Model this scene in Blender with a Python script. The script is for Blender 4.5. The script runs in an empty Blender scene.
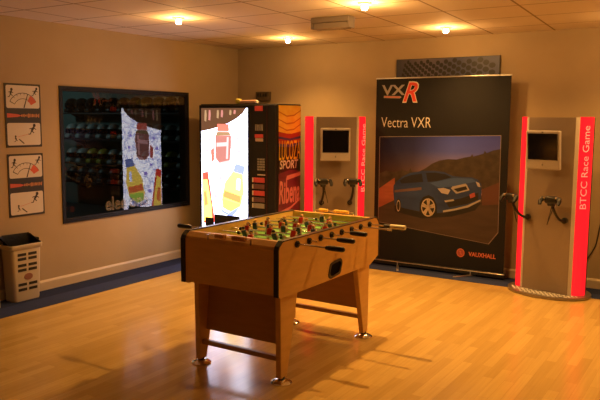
import bpy, bmesh, math, random
from mathutils import Vector, Matrix

random.seed(7)
scene = bpy.context.scene
COL = scene.collection
PI = math.pi

# ------------------------------------------------------------------ camera
cam_d = bpy.data.cameras.new('camera')
cam = bpy.data.objects.new('camera', cam_d)
COL.objects.link(cam)
cam_d.sensor_fit = 'HORIZONTAL'
cam_d.sensor_width = 36.0
cam_d.lens = 36.0 * 688.1 / 600.0
cam_d.clip_start = 0.05
YAW, PITCH, ROLL = -0.564, -0.116, 0.007
f = Vector((math.sin(YAW) * math.cos(PITCH), math.cos(YAW) * math.cos(PITCH), math.sin(PITCH)))
r = Vector((math.cos(YAW), -math.sin(YAW), 0))
u = r.cross(f)
r2 = r * math.cos(ROLL) + u * math.sin(ROLL)
u2 = -r * math.sin(ROLL) + u * math.cos(ROLL)
cam.matrix_world = Matrix(((r2.x, u2.x, -f.x, 0), (r2.y, u2.y, -f.y, 0), (r2.z, u2.z, -f.z, 1.6), (0, 0, 0, 1)))
scene.camera = cam

# ------------------------------------------------------------------ world, exposure, lamp strengths
wd = bpy.data.worlds.new('world')
scene.world = wd
wd.use_nodes = True
wd.node_tree.nodes['Background'].inputs[0].default_value = (0.02, 0.014, 0.008, 1)
wd.node_tree.nodes['Background'].inputs[1].default_value = 0.3
vs = scene.view_settings
vs.view_transform = 'Standard'
vs.look = 'None'
vs.gamma = 1.0
vs.use_curve_mapping = False
vs.exposure = 0.0
LAMP_COLOR = (1.0, 0.50, 0.13)
# x, y, watts: the four lamps in view, then the ones of the same grid outside the frame
LAMPS = [(-4.18, 4.61, 28), (-4.16, 6.31, 8), (-2.39, 6.33, 11), (-2.43, 4.73, 32),
         (-0.65, 6.30, 4), (-0.65, 4.70, 5)]
NEXT_ROOM_WATTS = 16.0
PANEL_GLOW = 6.5
RED_GLOW = 1.0

# ------------------------------------------------------------------ helpers
def mat(name, color, rough=0.5, metal=0.0, spec=0.5, emit=None, estr=0.0, coat=0.0):
    m = bpy.data.materials.new(name)
    m.use_nodes = True
    b = m.node_tree.nodes['Principled BSDF']
    b.inputs['Base Color'].default_value = (*color, 1)
    b.inputs['Roughness'].default_value = rough
    b.inputs['Metallic'].default_value = metal
    b.inputs['Specular IOR Level'].default_value = spec
    b.inputs['Coat Weight'].default_value = coat
    if emit:
        b.inputs['Emission Color'].default_value = (*emit, 1)
        b.inputs['Emission Strength'].default_value = estr
    return m

def noisy(name, c1, c2, scale=(1, 1, 1), nscale=5.0, detail=4.0, rough=0.5, spec=0.5, metal=0.0, bump=0.0, coat=0.0):
    m = mat(name, c1, rough, metal, spec, coat=coat)
    nt = m.node_tree
    b = nt.nodes['Principled BSDF']
    tc = nt.nodes.new('ShaderNodeTexCoord')
    mp = nt.nodes.new('ShaderNodeMapping')
    mp.inputs['Scale'].default_value = scale
    nz = nt.nodes.new('ShaderNodeTexNoise')
    nz.inputs['Scale'].default_value = nscale
    nz.inputs['Detail'].default_value = detail
    cr = nt.nodes.new('ShaderNodeValToRGB')
    cr.color_ramp.elements[0].position = 0.3
    cr.color_ramp.elements[0].color = (*c1, 1)
    cr.color_ramp.elements[1].position = 0.7
    cr.color_ramp.elements[1].color = (*c2, 1)
    nt.links.new(tc.outputs['Object'], mp.inputs[0])
    nt.links.new(mp.outputs[0], nz.inputs['Vector'])
    nt.links.new(nz.outputs['Fac'], cr.inputs[0])
    nt.links.new(cr.outputs[0], b.inputs['Base Color'])
    if bump:
        bp = nt.nodes.new('ShaderNodeBump')
        bp.inputs['Strength'].default_value = bump
        bp.inputs['Distance'].default_value = 0.01
        nt.links.new(nz.outputs['Fac'], bp.inputs['Height'])
        nt.links.new(bp.outputs[0], b.inputs['Normal'])
    return m

def gradient_mat(name, stops, axis='Z', lo=0.0, hi=1.0, rough=0.5, emit=0.0):
    """printed colour change along a local axis of a flat print"""
    m = mat(name, stops[0][1], rough)
    nt = m.node_tree
    b = nt.nodes['Principled BSDF']
    tc = nt.nodes.new('ShaderNodeTexCoord')
    sx = nt.nodes.new('ShaderNodeSeparateXYZ')
    mr = nt.nodes.new('ShaderNodeMapRange')
    mr.inputs['From Min'].default_value = lo
    mr.inputs['From Max'].default_value = hi
    cr = nt.nodes.new('ShaderNodeValToRGB')
    els = cr.color_ramp.elements
    els[0].position, els[0].color = stops[0][0], (*stops[0][1], 1)
    els[1].position, els[1].color = stops[-1][0], (*stops[-1][1], 1)
    for p, c in stops[1:-1]:
        e = els.new(p)
        e.color = (*c, 1)
    nt.links.new(tc.outputs['Object'], sx.inputs[0])
    nt.links.new(sx.outputs[axis], mr.inputs['Value'])
    nt.links.new(mr.outputs[0], cr.inputs[0])
    nt.links.new(cr.outputs[0], b.inputs['Base Color'])
    if emit:
        nt.links.new(cr.outputs[0], b.inputs['Emission Color'])
        b.inputs['Emission Strength'].default_value = emit
    return m

class MB:
    """collects shapes, then links them as ONE mesh object"""
    def __init__(s):
        s.v, s.f, s.mi, s.ms, s.sm = [], [], [], [], []
    def _m(s, m):
        if m not in s.ms:
            s.ms.append(m)
        return s.ms.index(m)
    def add(s, verts, faces, m, smooth=False):
        o = len(s.v)
        s.v += [tuple(p) for p in verts]
        i = s._m(m)
        for fc in faces:
            s.f.append([o + k for k in fc])
            s.mi.append(i)
            s.sm.append(smooth)
        return s
    def box(s, x0, x1, y0, y1, z0, z1, m, bev=0.0, M=None):
        bm = bmesh.new()
        bmesh.ops.create_cube(bm, size=1)
        for v in bm.verts:
            v.co = Vector(((x0 + x1) / 2 + v.co.x * (x1 - x0), (y0 + y1) / 2 + v.co.y * (y1 - y0), (z0 + z1) / 2 + v.co.z * (z1 - z0)))
        if bev:
            bmesh.ops.bevel(bm, geom=bm.edges[:], offset=bev, segments=3, affect='EDGES', profile=0.5)
        return s.bm(bm, m, M, False)
    def bm(s, bm, m, M=None, smooth=True):
        if M is not None:
            bm.transform(M)
        bm.verts.index_update()
        s.add([v.co.copy() for v in bm.verts], [[v.index for v in fc.verts] for fc in bm.faces], m, smooth)
        bm.free()
        return s
    def prism(s, pts, d0, d1, m, plane='xz', bev=0.0):
        """closed outline pts extruded between d0 and d1 along the remaining axis"""
        def P(a, b, d):
            return {'xz': (a, d, b), 'yz': (d, a, b), 'xy': (a, b, d)}[plane]
        bm = bmesh.new()
        lo = [bm.verts.new(P(a, b, d0)) for a, b in pts]
        hi = [bm.verts.new(P(a, b, d1)) for a, b in pts]
        bm.faces.new(lo)
        bm.faces.new(hi[::-1])
        n = len(pts)
        for i in range(n):
            bm.faces.new((lo[i], hi[i], hi[(i + 1) % n], lo[(i + 1) % n]))
        if bev:
            bmesh.ops.bevel(bm, geom=bm.edges[:], offset=bev, segments=2, affect='EDGES', profile=0.5)
        bmesh.ops.recalc_face_normals(bm, faces=bm.faces[:])
        return s.bm(bm, m, None, False)
    def lathe(s, prof, m, M=None, n=24, caps=True):
        """profile of (radius, z) turned about z"""
        vs_, fs = [], []
        for i in range(n):
            a = 2 * PI * i / n
            for rr, z in prof:
                vs_.append((rr * math.cos(a), rr * math.sin(a), z))
        k = len(prof)
        for i in range(n):
            j = (i + 1) % n
            for q in range(k - 1):
                fs.append((i * k + q, j * k + q, j * k + q + 1, i * k + q + 1))
        if caps:
            fs.append([i * k for i in range(n)][::-1])
            fs.append([i * k + k - 1 for i in range(n)])
        if M is not None:
            vs_ = [M @ Vector(p) for p in vs_]
        return s.add(vs_, fs, m, True)
    def cyl(s, p0, p1, rad, m, n=16, rad1=None):
        p0, p1 = Vector(p0), Vector(p1)
        d = p1 - p0
        M = Matrix.Translation(p0) @ d.to_track_quat('Z', 'Y').to_matrix().to_4x4()
        L = d.length
        r1 = rad if rad1 is None else rad1
        e = min(rad, r1, L / 2) * 0.15
        return s.lathe([(rad - e, 0), (rad, e), (r1, L - e), (r1 - e, L)], m, M, n)
    def tube(s, pts, rad, m, n=8, cyclic=False):
        pts = [Vector(p) for p in pts]
        N = len(pts)
        vs_, fs = [], []
        prev = None
        for i, p in enumerate(pts):
            a = pts[(i - 1) % N] if (cyclic or i > 0) else p
            b = pts[(i + 1) % N] if (cyclic or i < N - 1) else p
            t = (b - a).normalized()
            ref = prev if prev is not None else (Vector((0, 0, 1)) if abs(t.z) < 0.9 else Vector((1, 0, 0)))
            x = (ref - t * ref.dot(t)).normalized()
            prev = x
            y = t.cross(x)
            rr = rad[i] if isinstance(rad, (list, tuple)) else rad
            for k in range(n):
                an = 2 * PI * k / n
                vs_.append(p + x * (rr * math.cos(an)) + y * (rr * math.sin(an)))
        for i in range(N if cyclic else N - 1):
            j = (i + 1) % N
            for k in range(n):
                fs.append((i * n + k, i * n + (k + 1) % n, j * n + (k + 1) % n, j * n + k))
        if not cyclic:
            fs.append(list(range(n))[::-1])
            fs.append([(N - 1) * n + k for k in range(n)])
        return s.add(vs_, fs, m, True)
    def ball(s, c, rx, m, ry=None, rz=None, n=16, R=None):
        bm = bmesh.new()
        bmesh.ops.create_uvsphere(bm, u_segments=n, v_segments=max(6, n // 2), radius=1)
        M = Matrix.Translation(c) @ (R or Matrix()) @ Matrix.Diagonal((rx, ry or rx, rz or rx, 1))
        return s.bm(bm, m, M, True)
    def flat(s, pts, d, m, plane='xz'):
        """one flat printed shape"""
        P = {'xz': lambda a, b: (a, d, b), 'yz': lambda a, b: (d, a, b), 'xy': lambda a, b: (a, b, d)}[plane]
        return s.add([P(a, b) for a, b in pts], [list(range(len(pts)))], m)
    def build(s, name, parent=None, label=None):
        me = bpy.data.meshes.new(name)
        me.from_pydata(s.v, [], s.f)
        for m in s.ms:
            me.materials.append(m)
        me.polygons.foreach_set('material_index', s.mi)
        me.polygons.foreach_set('use_smooth', s.sm)
        me.update()
        bm = bmesh.new()
        bm.from_mesh(me)
        bmesh.ops.recalc_face_normals(bm, faces=[fc for fc in bm.faces if len(fc.link_loops if False else fc.verts) > 0])
        bm.to_mesh(me)
        bm.free()
        if any(s.sm):
            try:
                me.set_sharp_from_angle(angle=math.radians(40))
            except Exception:
                pass
        o = bpy.data.objects.new(name, me)
        COL.objects.link(o)
        if parent:
            o.parent = parent
        if label:
            o['label'] = label
        return o

def tag(o, label, cat, group=None):
    o['label'] = label
    o['category'] = cat
    if group:
        o['group'] = group
    return o

def thing(name, label, cat, loc=(0, 0, 0), rz=0.0, group=None):
    o = bpy.data.objects.new(name, None)
    COL.objects.link(o)
    o.location = loc
    o.rotation_euler = (0, 0, rz)
    o.empty_display_size = 0.1
    return tag(o, label, cat, group)

def struct(name, mb, parent=None):
    o = mb.build(name, parent)
    if parent is None:
        o['kind'] = 'structure'
    return o

def ellipse(cx, cz, rx, rz, n=24, a0=0.0, a1=2 * PI, tilt=0.0):
    out = []
    full = abs(a1 - a0) > 6.28
    for i in range(n + (0 if full else 1)):
        a = a0 + (a1 - a0) * i / n
        x, z = rx * math.cos(a), rz * math.sin(a)
        out.append((cx + x * math.cos(tilt) - z * math.sin(tilt), cz + x * math.sin(tilt) + z * math.cos(tilt)))
    return out

def lettering(body, m, parent, x0, x1, z0, z1, d, rot=0.0, shear=0.0, bold=0.0, outline=0.0, name='lettering', M=None, depth=0.0006, flip=False, label=None):
    """flat lettering fitted into a box on a front-facing (-y) plane at depth d; rot turns the writing in its plane"""
    cu = bpy.data.curves.new('letters', 'FONT')
    cu.body = body
    cu.size = 1.0
    cu.shear = shear
    cu.resolution_u = 3
    if outline:
        cu.fill_mode = 'NONE'
        cu.bevel_depth = outline
        cu.bevel_resolution = 1
    else:
        cu.offset = bold
        cu.extrude = 0.0
    tmp = bpy.data.objects.new('letters', cu)
    COL.objects.link(tmp)
    dg = bpy.context.evaluated_depsgraph_get()
    dg.update()
    me = bpy.data.meshes.new_from_object(tmp.evaluated_get(dg), depsgraph=dg)
    bpy.data.objects.remove(tmp)
    c, s_ = math.cos(rot), math.sin(rot)
    P = [(v.co.x * c - v.co.y * s_, v.co.x * s_ + v.co.y * c, v.co.z) for v in me.vertices]
    ax, bx = min(p[0] for p in P), max(p[0] for p in P)
    az, bz = min(p[1] for p in P), max(p[1] for p in P)
    for v, p in zip(me.vertices, P):
        q = (p[0] - ax) / (bx - ax)
        if flip:
            q = 1 - q
        v.co = (x0 + (x1 - x0) * q, d + p[2] * depth, z0 + (z1 - z0) * (p[1] - az) / (bz - az))
    if M is not None:
        me.transform(M)
    me.materials.clear()
    me.materials.append(m)
    for p in me.polygons:
        p.material_index = 0
    o = bpy.data.objects.new(name, me)
    COL.objects.link(o)
    o.parent = parent
    if label:
        o['label'] = label
    return o

def children_copy(src, dst):
    for ch in list(src.children):
        c = ch.copy()
        COL.objects.link(c)
        c.parent = dst
        children_copy(ch, c)

def dup(root, loc, rz, label, group=None):
    o = root.copy()
    COL.objects.link(o)
    o.location = loc
    o.rotation_euler = (0, 0, rz)
    tag(o, label, root['category'], group or root.get('group'))
    children_copy(root, o)
    return o

# ------------------------------------------------------------------ materials
M_wall = noisy('wall_paint', (0.385, 0.29, 0.175), (0.41, 0.31, 0.19), nscale=3, rough=0.75, spec=0.25)
M_skirt = mat('skirting_paint', (0.52, 0.42, 0.29), 0.4)
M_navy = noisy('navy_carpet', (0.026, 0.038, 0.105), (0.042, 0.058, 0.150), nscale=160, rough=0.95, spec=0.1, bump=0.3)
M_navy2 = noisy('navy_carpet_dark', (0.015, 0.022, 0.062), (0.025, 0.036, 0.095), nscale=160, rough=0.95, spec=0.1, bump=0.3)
M_black = mat('black_plastic', (0.012, 0.012, 0.013), 0.35)
M_blackmat = mat('black_matt', (0.010, 0.009, 0.009), 0.6)
M_chrome = mat('chrome', (0.75, 0.74, 0.72), 0.12, 1.0)
M_steel = mat('brushed_steel', (0.62, 0.60, 0.57), 0.3, 1.0)
M_beech = noisy('beech_laminate', (0.62, 0.36, 0.10), (0.69, 0.41, 0.125), scale=(3, 3, 14), nscale=2.5, rough=0.45, spec=0.35)
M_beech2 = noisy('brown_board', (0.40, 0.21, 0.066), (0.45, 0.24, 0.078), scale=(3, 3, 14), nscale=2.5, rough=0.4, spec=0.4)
M_darkedge = mat('dark_edging', (0.03, 0.016, 0.010), 0.3)
M_pitch = noisy('pitch_green', (0.15, 0.42, 0.11), (0.18, 0.48, 0.13), nscale=8, rough=0.5, spec=0.3)
M_line = mat('pitch_line', (0.70, 0.72, 0.62), 0.5)
M_redshirt = mat('red_shirt', (0.55, 0.02, 0.015), 0.35)
M_navyshirt = mat('navy_shirt', (0.03, 0.04, 0.10), 0.35)
M_whitepl = mat('white_plastic', (0.72, 0.70, 0.64), 0.35)
M_skin = mat('figure_skin', (0.62, 0.34, 0.20), 0.4)
M_hair = mat('figure_hair', (0.02, 0.014, 0.010), 0.4)
M_bead = mat('orange_bead', (0.52, 0.22, 0.045), 0.35)
M_beadY = mat('yellow_bead', (0.80, 0.55, 0.10), 0.35)
M_silver = noisy('silver_panel', (0.215, 0.165, 0.125), (0.235, 0.18, 0.137), nscale=2, rough=0.42, spec=0.4)
M_strip = mat('grey_strip', (0.50, 0.46, 0.42), 0.35)
M_redlit = mat('red_acrylic', (0.45, 0.01, 0.015), 0.25, 0, 0.3, (1.0, 0.012, 0.020), RED_GLOW)
M_pinktxt = mat('pale_red_letters', (0.9, 0.45, 0.40), 0.4, 0, 0.5, (1.0, 0.12, 0.11), RED_GLOW)
M_casing = mat('casing_white', (0.36, 0.33, 0.31), 0.35)
M_screen = mat('screen_glass', (0.004, 0.004, 0.006), 0.12)
M_socket = mat('dark_socket', (0.02, 0.02, 0.02), 0.3)

# floor: strip laminate running away from the camera, soft sheen
def floor_mat():
    m = mat('strip_laminate', (0.5, 0.28, 0.1), 0.17, 0, 0.6)
    nt = m.node_tree
    b = nt.nodes['Principled BSDF']
    tc = nt.nodes.new('ShaderNodeTexCoord')
    mp = nt.nodes.new('ShaderNodeMapping')
    mp.inputs['Rotation'].default_value = (0, 0, PI / 2)
    br = nt.nodes.new('ShaderNodeTexBrick')
    br.offset = 0.37
    br.offset_frequency = 2
    br.inputs['Scale'].default_value = 1.0
    br.inputs['Brick Width'].default_value = 0.52
    br.inputs['Row Height'].default_value = 0.066
    br.inputs['Mortar Size'].default_value = 0.0006
    br.inputs['Bias'].default_value = 0.0
    br.inputs['Color1'].default_value = (0.54, 0.375, 0.125, 1)
    br.inputs['Color2'].default_value = (0.66, 0.475, 0.170, 1)
    br.inputs['Mortar'].default_value = (0.45, 0.28, 0.09, 1)
    mp2 = nt.nodes.new('ShaderNodeMapping')
    mp2.inputs['Scale'].default_value = (60, 2.2, 1)
    nz = nt.nodes.new('ShaderNodeTexNoise')
    nz.inputs['Scale'].default_value = 1.0
    nz.inputs['Detail'].default_value = 5
    mx = nt.nodes.new('ShaderNodeMix')
    mx.data_type = 'RGBA'
    mx.blend_type = 'MULTIPLY'
    mx.inputs['Factor'].default_value = 0.45
    cr = nt.nodes.new('ShaderNodeValToRGB')
    cr.color_ramp.elements[0].color = (0.62, 0.5, 0.4, 1)
    cr.color_ramp.elements[1].color = (1.25, 1.2, 1.1, 1)
    nt.links.new(tc.outputs['Object'], mp.inputs[0])
    nt.links.new(mp.outputs[0], br.inputs['Vector'])
    nt.links.new(tc.outputs['Object'], mp2.inputs[0])
    nt.links.new(mp2.outputs[0], nz.inputs['Vector'])
    nt.links.new(nz.outputs['Fac'], cr.inputs[0])
    nt.links.new(br.outputs['Color'], mx.inputs['A'])
    nt.links.new(cr.outputs[0], mx.inputs['B'])
    nt.links.new(mx.outputs['Result'], b.inputs['Base Color'])
    return m

def ceiling_mat():
    """mineral-fibre tiles in a 0.6 m grid, the grid a little off the walls"""
    m = mat('ceiling_tiles', (0.62, 0.52, 0.40), 0.8, 0, 0.2)
    nt = m.node_tree
    b = nt.nodes['Principled BSDF']
    tc = nt.nodes.new('ShaderNodeTexCoord')
    sx = nt.nodes.new('ShaderNodeSeparateXYZ')
    nt.links.new(tc.outputs['Object'], sx.inputs[0])
    def math_(op, a, bb=None, cc=None):
        n = nt.nodes.new('ShaderNodeMath')
        n.operation = op
        for i, q in enumerate((a, bb, cc)):
            if q is None:
                continue
            if isinstance(q, (int, float)):
                n.inputs[i].default_value = q
            else:
                nt.links.new(q, n.inputs[i])
        return n.outputs[0]
    uu = math_('MULTIPLY_ADD', sx.outputs['Y'], 0.053, sx.outputs['X'])
    def grid(val, off, pitch):
        q = math_('DIVIDE', math_('SUBTRACT', val, off), pitch)
        fr = math_('FRACT', math_('ADD', q, 100.5))
        return math_('MULTIPLY', math_('ABSOLUTE', math_('SUBTRACT', fr, 0.5)), pitch)
    g = math_('MINIMUM', grid(uu, -1.18, 0.6), grid(sx.outputs['Y'], 5.40, 0.585))
    line = math_('LESS_THAN', g, 0.009)
    mx = nt.nodes.new('ShaderNodeMix')
    mx.data_type = 'RGBA'
    mx.inputs['A'].default_value = (0.70, 0.60, 0.50, 1)
    mx.inputs['B'].default_value = (0.30, 0.22, 0.14, 1)
    nt.links.new(line, mx.inputs['Factor'])
    nt.links.new(mx.outputs['Result'], b.inputs['Base Color'])
    return m

M_floor = floor_mat()
M_ceil = ceiling_mat()

def glass_mat(name, tint, refl):
    m = bpy.data.materials.new(name)
    m.use_nodes = True
    nt = m.node_tree
    nt.nodes.clear()
    out = nt.nodes.new('ShaderNodeOutputMaterial')
    tr = nt.nodes.new('ShaderNodeBsdfTransparent')
    tr.inputs[0].default_value = (*tint, 1)
    gl = nt.nodes.new('ShaderNodeBsdfGlossy')
    gl.inputs['Roughness'].default_value = 0.0
    gl.inputs['Color'].default_value = (1, 1, 1, 1)
    lw = nt.nodes.new('ShaderNodeLayerWeight')
    lw.inputs['Blend'].default_value = 0.5
    pw = nt.nodes.new('ShaderNodeMath')
    pw.operation = 'POWER'
    pw.inputs[1].default_value = 5.0
    fr = nt.nodes.new('ShaderNodeMath')
    fr.operation = 'MULTIPLY_ADD'
    fr.inputs[1].default_value = 1.0 - refl
    fr.inputs[2].default_value = refl
    nt.links.new(lw.outputs['Facing'], pw.inputs[0])
    nt.links.new(pw.outputs[0], fr.inputs[0])
    mx = nt.nodes.new('ShaderNodeMixShader')
    nt.links.new(fr.outputs[0], mx.inputs[0])
    nt.links.new(tr.outputs[0], mx.inputs[1])
    nt.links.new(gl.outputs[0], mx.inputs[2])
    nt.links.new(mx.outputs[0], out.inputs[0])
    return m
M_glass = glass_mat('tinted_glass', (0.70, 0.74, 0.74), 0.07)

# ------------------------------------------------------------------ room shell
XL, YB, ZC = -5.38, 7.02, 2.473
XR, YF = 2.4, -2.2
WY0, WY1, WZ0, WZ1 = 4.298, 6.058, 0.619, 1.881       # window opening on the left wall

struct('floor', MB().box(XL - 0.1, XR + 0.1, YF - 0.1, YB + 0.1, -0.1, 0.0, M_floor))
struct('ceiling', MB().box(XL - 0.1, XR + 0.1, YF - 0.1, YB + 0.1, ZC, ZC + 0.1, M_ceil))
w = MB()
w.box(XL - 0.1, XL, YF - 0.1, WY0, 0, ZC, M_wall)
w.box(XL - 0.1, XL, WY1, YB + 0.1, 0, ZC, M_wall)
w.box(XL - 0.1, XL, WY0, WY1, 0, WZ0, M_wall)
w.box(XL - 0.1, XL, WY0, WY1, WZ1, ZC, M_wall)
struct('wall_left', w)
struct('wall_back', MB().box(XL, XR, YB, YB + 0.1, 0, ZC, M_wall))
struct('wall_right', MB().box(XR, XR + 0.1, YF - 0.1, YB + 0.1, 0, ZC, M_wall))
struct('wall_front', MB().box(XL, XR, YF - 0.1, YF, 0, ZC, M_wall))

def skirting(name, along, a0, a1):
    prof = [(0, 0), (0.018, 0), (0.018, 0.078), (0.012, 0.09), (0.006, 0.098), (0, 0.098)]
    m = MB()
    if along == 'y':
        pts = [(XL + p, q) for p, q in prof]
        m.prism(pts, a0, a1, M_skirt, 'xz')
    else:
        pts = [(YB - p, q) for p, q in prof]
        m.prism(pts, a0, a1, M_skirt, 'yz')
    struct(name, m)
skirting('baseboard_left', 'y', YF, YB)
skirting('baseboard_back', 'x', XL + 0.018, XR)

# navy carpet strips along the two walls, a darker inner band and a lighter outer one
c = MB()
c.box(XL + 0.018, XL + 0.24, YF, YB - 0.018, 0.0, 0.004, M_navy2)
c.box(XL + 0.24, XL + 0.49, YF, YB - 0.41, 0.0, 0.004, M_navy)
struct('trim_1', c)
c = MB()
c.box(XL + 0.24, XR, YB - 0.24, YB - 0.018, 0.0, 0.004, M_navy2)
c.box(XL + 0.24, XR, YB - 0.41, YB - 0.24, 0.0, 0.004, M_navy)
struct('trim_2', c)

# window to the next room
M_frame = mat('navy_window_frame', (0.010, 0.011, 0.020), 0.5, 0, 0.2)
wf = MB()
fo = 0.02
def ring(mb, a0, a1, b0, b1, t, d0, d1, m):
    mb.box(d0, d1, a0, a1, b0, b0 + t, m)
    mb.box(d0, d1, a0, a1, b1 - t, b1, m)
    mb.box(d0, d1, a0, a0 + t, b0 + t, b1 - t, m)
    mb.box(d0, d1, a1 - t, a1, b0 + t, b1 - t, m)
ring(wf, WY0 - fo, WY1 + fo, WZ0 - fo, WZ1 + fo, 0.024, XL, XL + 0.010, M_frame)
ring(wf, WY0, WY1, WZ0, WZ1, 0.025, XL - 0.1, XL - 0.0005, M_frame)
win = struct('window_1', wf)
gl = MB().add([(XL - 0.012, WY0 + 0.028, WZ0 + 0.028), (XL - 0.012, WY1 - 0.028, WZ0 + 0.028), (XL - 0.012, WY1 - 0.028, WZ1 - 0.028), (XL - 0.012, WY0 + 0.028, WZ1 - 0.028)], [(0, 1, 2, 3)], M_glass)
struct('glass_pane', gl, win)
M_gold = mat('gold_letter_outline', (0.55, 0.46, 0.30), 0.4, 0, 0.5)
RW = Matrix.Rotation(PI / 2, 4, 'Z')
def on_left_wall(d):
    return Matrix.Translation((XL - 0.012 + d, 0, 0)) @ RW
lettering('elee ono', M_gold, win, 4.82, 5.42, 0.665, 0.80, 0, outline=0.008, M=on_left_wall(0.004), depth=0.02, label='outlined gold letters along the bottom of the glass')

# ------------------------------------------------------------------ the dark room beyond the window
M_teal = noisy('teal_paint', (0.10, 0.17, 0.16), (0.12, 0.19, 0.18), nscale=2, rough=0.8, spec=0.2)
M_darkfl = mat('dark_floor', (0.05, 0.05, 0.05), 0.6)
NX0, NX1, NY0, NY1 = -12.6, XL - 0.1, 2.6, 8.72
struct('floor_next_room', MB().box(NX0 - 0.1, NX1, NY0 - 0.1, NY1 + 0.1, -0.1, 0, M_darkfl))
struct('ceiling_next_room', MB().box(NX0 - 0.1, NX1, NY0 - 0.1, NY1 + 0.1, ZC, ZC + 0.1, M_teal))
struct('wall_far_next_room', MB().box(NX0, NX1, NY1, NY1 + 0.1, 0, ZC, M_teal))
struct('wall_side_next_room', MB().box(NX0 - 0.1, NX0, NY0 - 0.1, NY1 + 0.1, 0, ZC, M_teal))
struct('wall_near_next_room', MB().box(NX0, NX1, NY0 - 0.1, NY0, 0, ZC, M_teal))
struct('wall_end_next_room', MB().box(NX1, NX1 + 0.1, YB + 0.1, NY1 + 0.1, 0, ZC, M_teal))

SHELF = [0.46, 0.80, 1.24, 1.70]
for z, word in zip(SHELF, ('bottom', 'third', 'second', 'top')):
    sh = thing('wall_shelf', '%s shelf of the four dark shelves on the far wall beyond the window' % word, 'shelf', (-8.97, NY1, z), 0, 'dark shelves in the next room')
    MB().box(-1.55, 1.65, -0.34, 0.0, -0.025, 0.0, M_blackmat).build('board', sh)
    for x in (-1.3, 0.0, 1.4):
        MB().prism([(0.0, -0.025), (-0.30, -0.025), (0.0, -0.16)], x - 0.012, x + 0.012, M_blackmat, 'yz').build('bracket', sh)
M_h = {'black': mat('helmet_black', (0.012, 0.012, 0.012), 0.2), 'grey': mat('helmet_grey', (0.34, 0.38, 0.38), 0.3),
       'dark': mat('helmet_dark', (0.05, 0.055, 0.055), 0.3), 'yellow': mat('helmet_yellow', (0.45, 0.40, 0.05), 0.3)}
def make_helmet(kind, label, group, loc):
    t = thing('helmet', label, 'helmet', loc, 0, group)
    m = MB()
    prof = [(0.085, 0.0), (0.105, 0.03), (0.118, 0.09), (0.120, 0.14), (0.108, 0.20), (0.075, 0.245), (0.03, 0.262), (0.002, 0.265)]
    m.lathe(prof, M_h[kind], Matrix.Diagonal((0.95, 1.1, 1, 1)), 20)
    m.box(-0.06, 0.06, -0.15, -0.09, 0.005, 0.07, M_h[kind], 0.02)
    m.build('shell', t)
    v = MB()
    v.lathe([(0.112, 0.09), (0.1235, 0.10), (0.1235, 0.165), (0.108, 0.18)], M_screen, Matrix.Translation((0, -0.012, 0)) @ Matrix.Diagonal((0.96, 1.08, 1, 1)), 20, caps=False)
    v.build('visor', t)
    return t
rows = [(3, 'black', 'top'), (2, 'grey', 'second'), (1, 'grey', 'third'), (0, 'dark', 'bottom')]
for si, kind, word in rows:
    first = None
    g = 'helmets on the %s shelf' % word
    lab = '%s crash helmet on the %s shelf beyond the window' % ({'black': 'black', 'grey': 'grey', 'dark': 'dark'}[kind], word)
    for k in range(11):
        loc = (-9.0 - 1.32 + 0.27 * k, 8.5, SHELF[si])
        if si == 1 and k in (2, 3, 9):
            make_helmet('yellow', 'yellow crash helmet on the third shelf beyond the window', 'yellow helmets on the third shelf', loc)
            continue
        if first is None:
            first = make_helmet(kind, lab, g, loc)
        else:
            dup(first, loc, 0, lab, g)
ld = bpy.data.lights.new('next_room_lamp', 'POINT')
ld.energy = NEXT_ROOM_WATTS
ld.color = (0.75, 1.0, 0.95)
ld.shadow_soft_size = 0.08
lo = bpy.data.objects.new('next_room_lamp', ld)
lo.location = (-10.6, 7.0, 2.3)
COL.objects.link(lo)

# ------------------------------------------------------------------ ceiling lamps
M_bulb = mat('lit_bulb', (1, 1, 1), 0.3, 0, 0.5, (1.0, 0.86, 0.62), 40.0)
M_lampring = mat('lamp_ring', (0.55, 0.48, 0.38), 0.35)
lab_l = ['halogen downlight nearest the left wall window, with a glow on the ceiling tiles around it',
         'small lit halogen downlight near the corner, above the drinks machine',
         'small lit halogen downlight above the tall banner near the back wall',
         'lit halogen downlight just right of the grey emergency light on the ceiling',
         'lit downlight near the back wall, above and beyond the right game stand',
         'lit downlight out over the open floor on the right of the games table',
         'lit downlight over the floor on the near side of the games table']
proto = None
for i, (x, y, wt) in enumerate(LAMPS):
    if proto is None:
        t = thing('ceiling_downlight', lab_l[i], 'ceiling lamp', (x, y, ZC), 0, 'halogen ceiling downlights')
        MB().lathe([(0.034, -0.001), (0.05, -0.001), (0.052, -0.006), (0.046, -0.012), (0.034, -0.012)], M_lampring, None, 28, caps=False).build('ring', t)
        hb = MB()
        hb.cyl((0, 0, 0.0), (0, 0, -0.018), 0.015, M_socket)
        hb.build('lamp_holder', t)
        MB().lathe([(0.012, -0.014), (0.018, -0.017), (0.024, -0.026), (0.0255, -0.038), (0.022, -0.047), (0.012, -0.052), (0.001, -0.053)], M_bulb, None, 20).build('bulb', t)
        proto = t
    else:
        t = dup(proto, (x, y, ZC), 0, lab_l[i])
    sd = bpy.data.lights.new('downlight_beam', 'SPOT')
    sd.energy = wt * 3.0
    sd.color = LAMP_COLOR
    sd.spot_size = math.radians(134)
    sd.spot_blend = 1.0
    sd.shadow_soft_size = 0.014
    so = bpy.data.objects.new('downlight_beam', sd)
    so.location = (0, 0, -0.10)
    so.parent = t
    COL.objects.link(so)
    pd = bpy.data.lights.new('downlight_bulb_light', 'POINT')
    pd.energy = wt * (0.36, 0.10, 0.08, 0.20, 0.2, 0.2)[i]
    pd.color = LAMP_COLOR
    pd.shadow_soft_size = 0.02
    po = bpy.data.objects.new('downlight_bulb_light', pd)
    po.location = (0, 0, -0.10)
    po.parent = t
    COL.objects.link(po)

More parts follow.
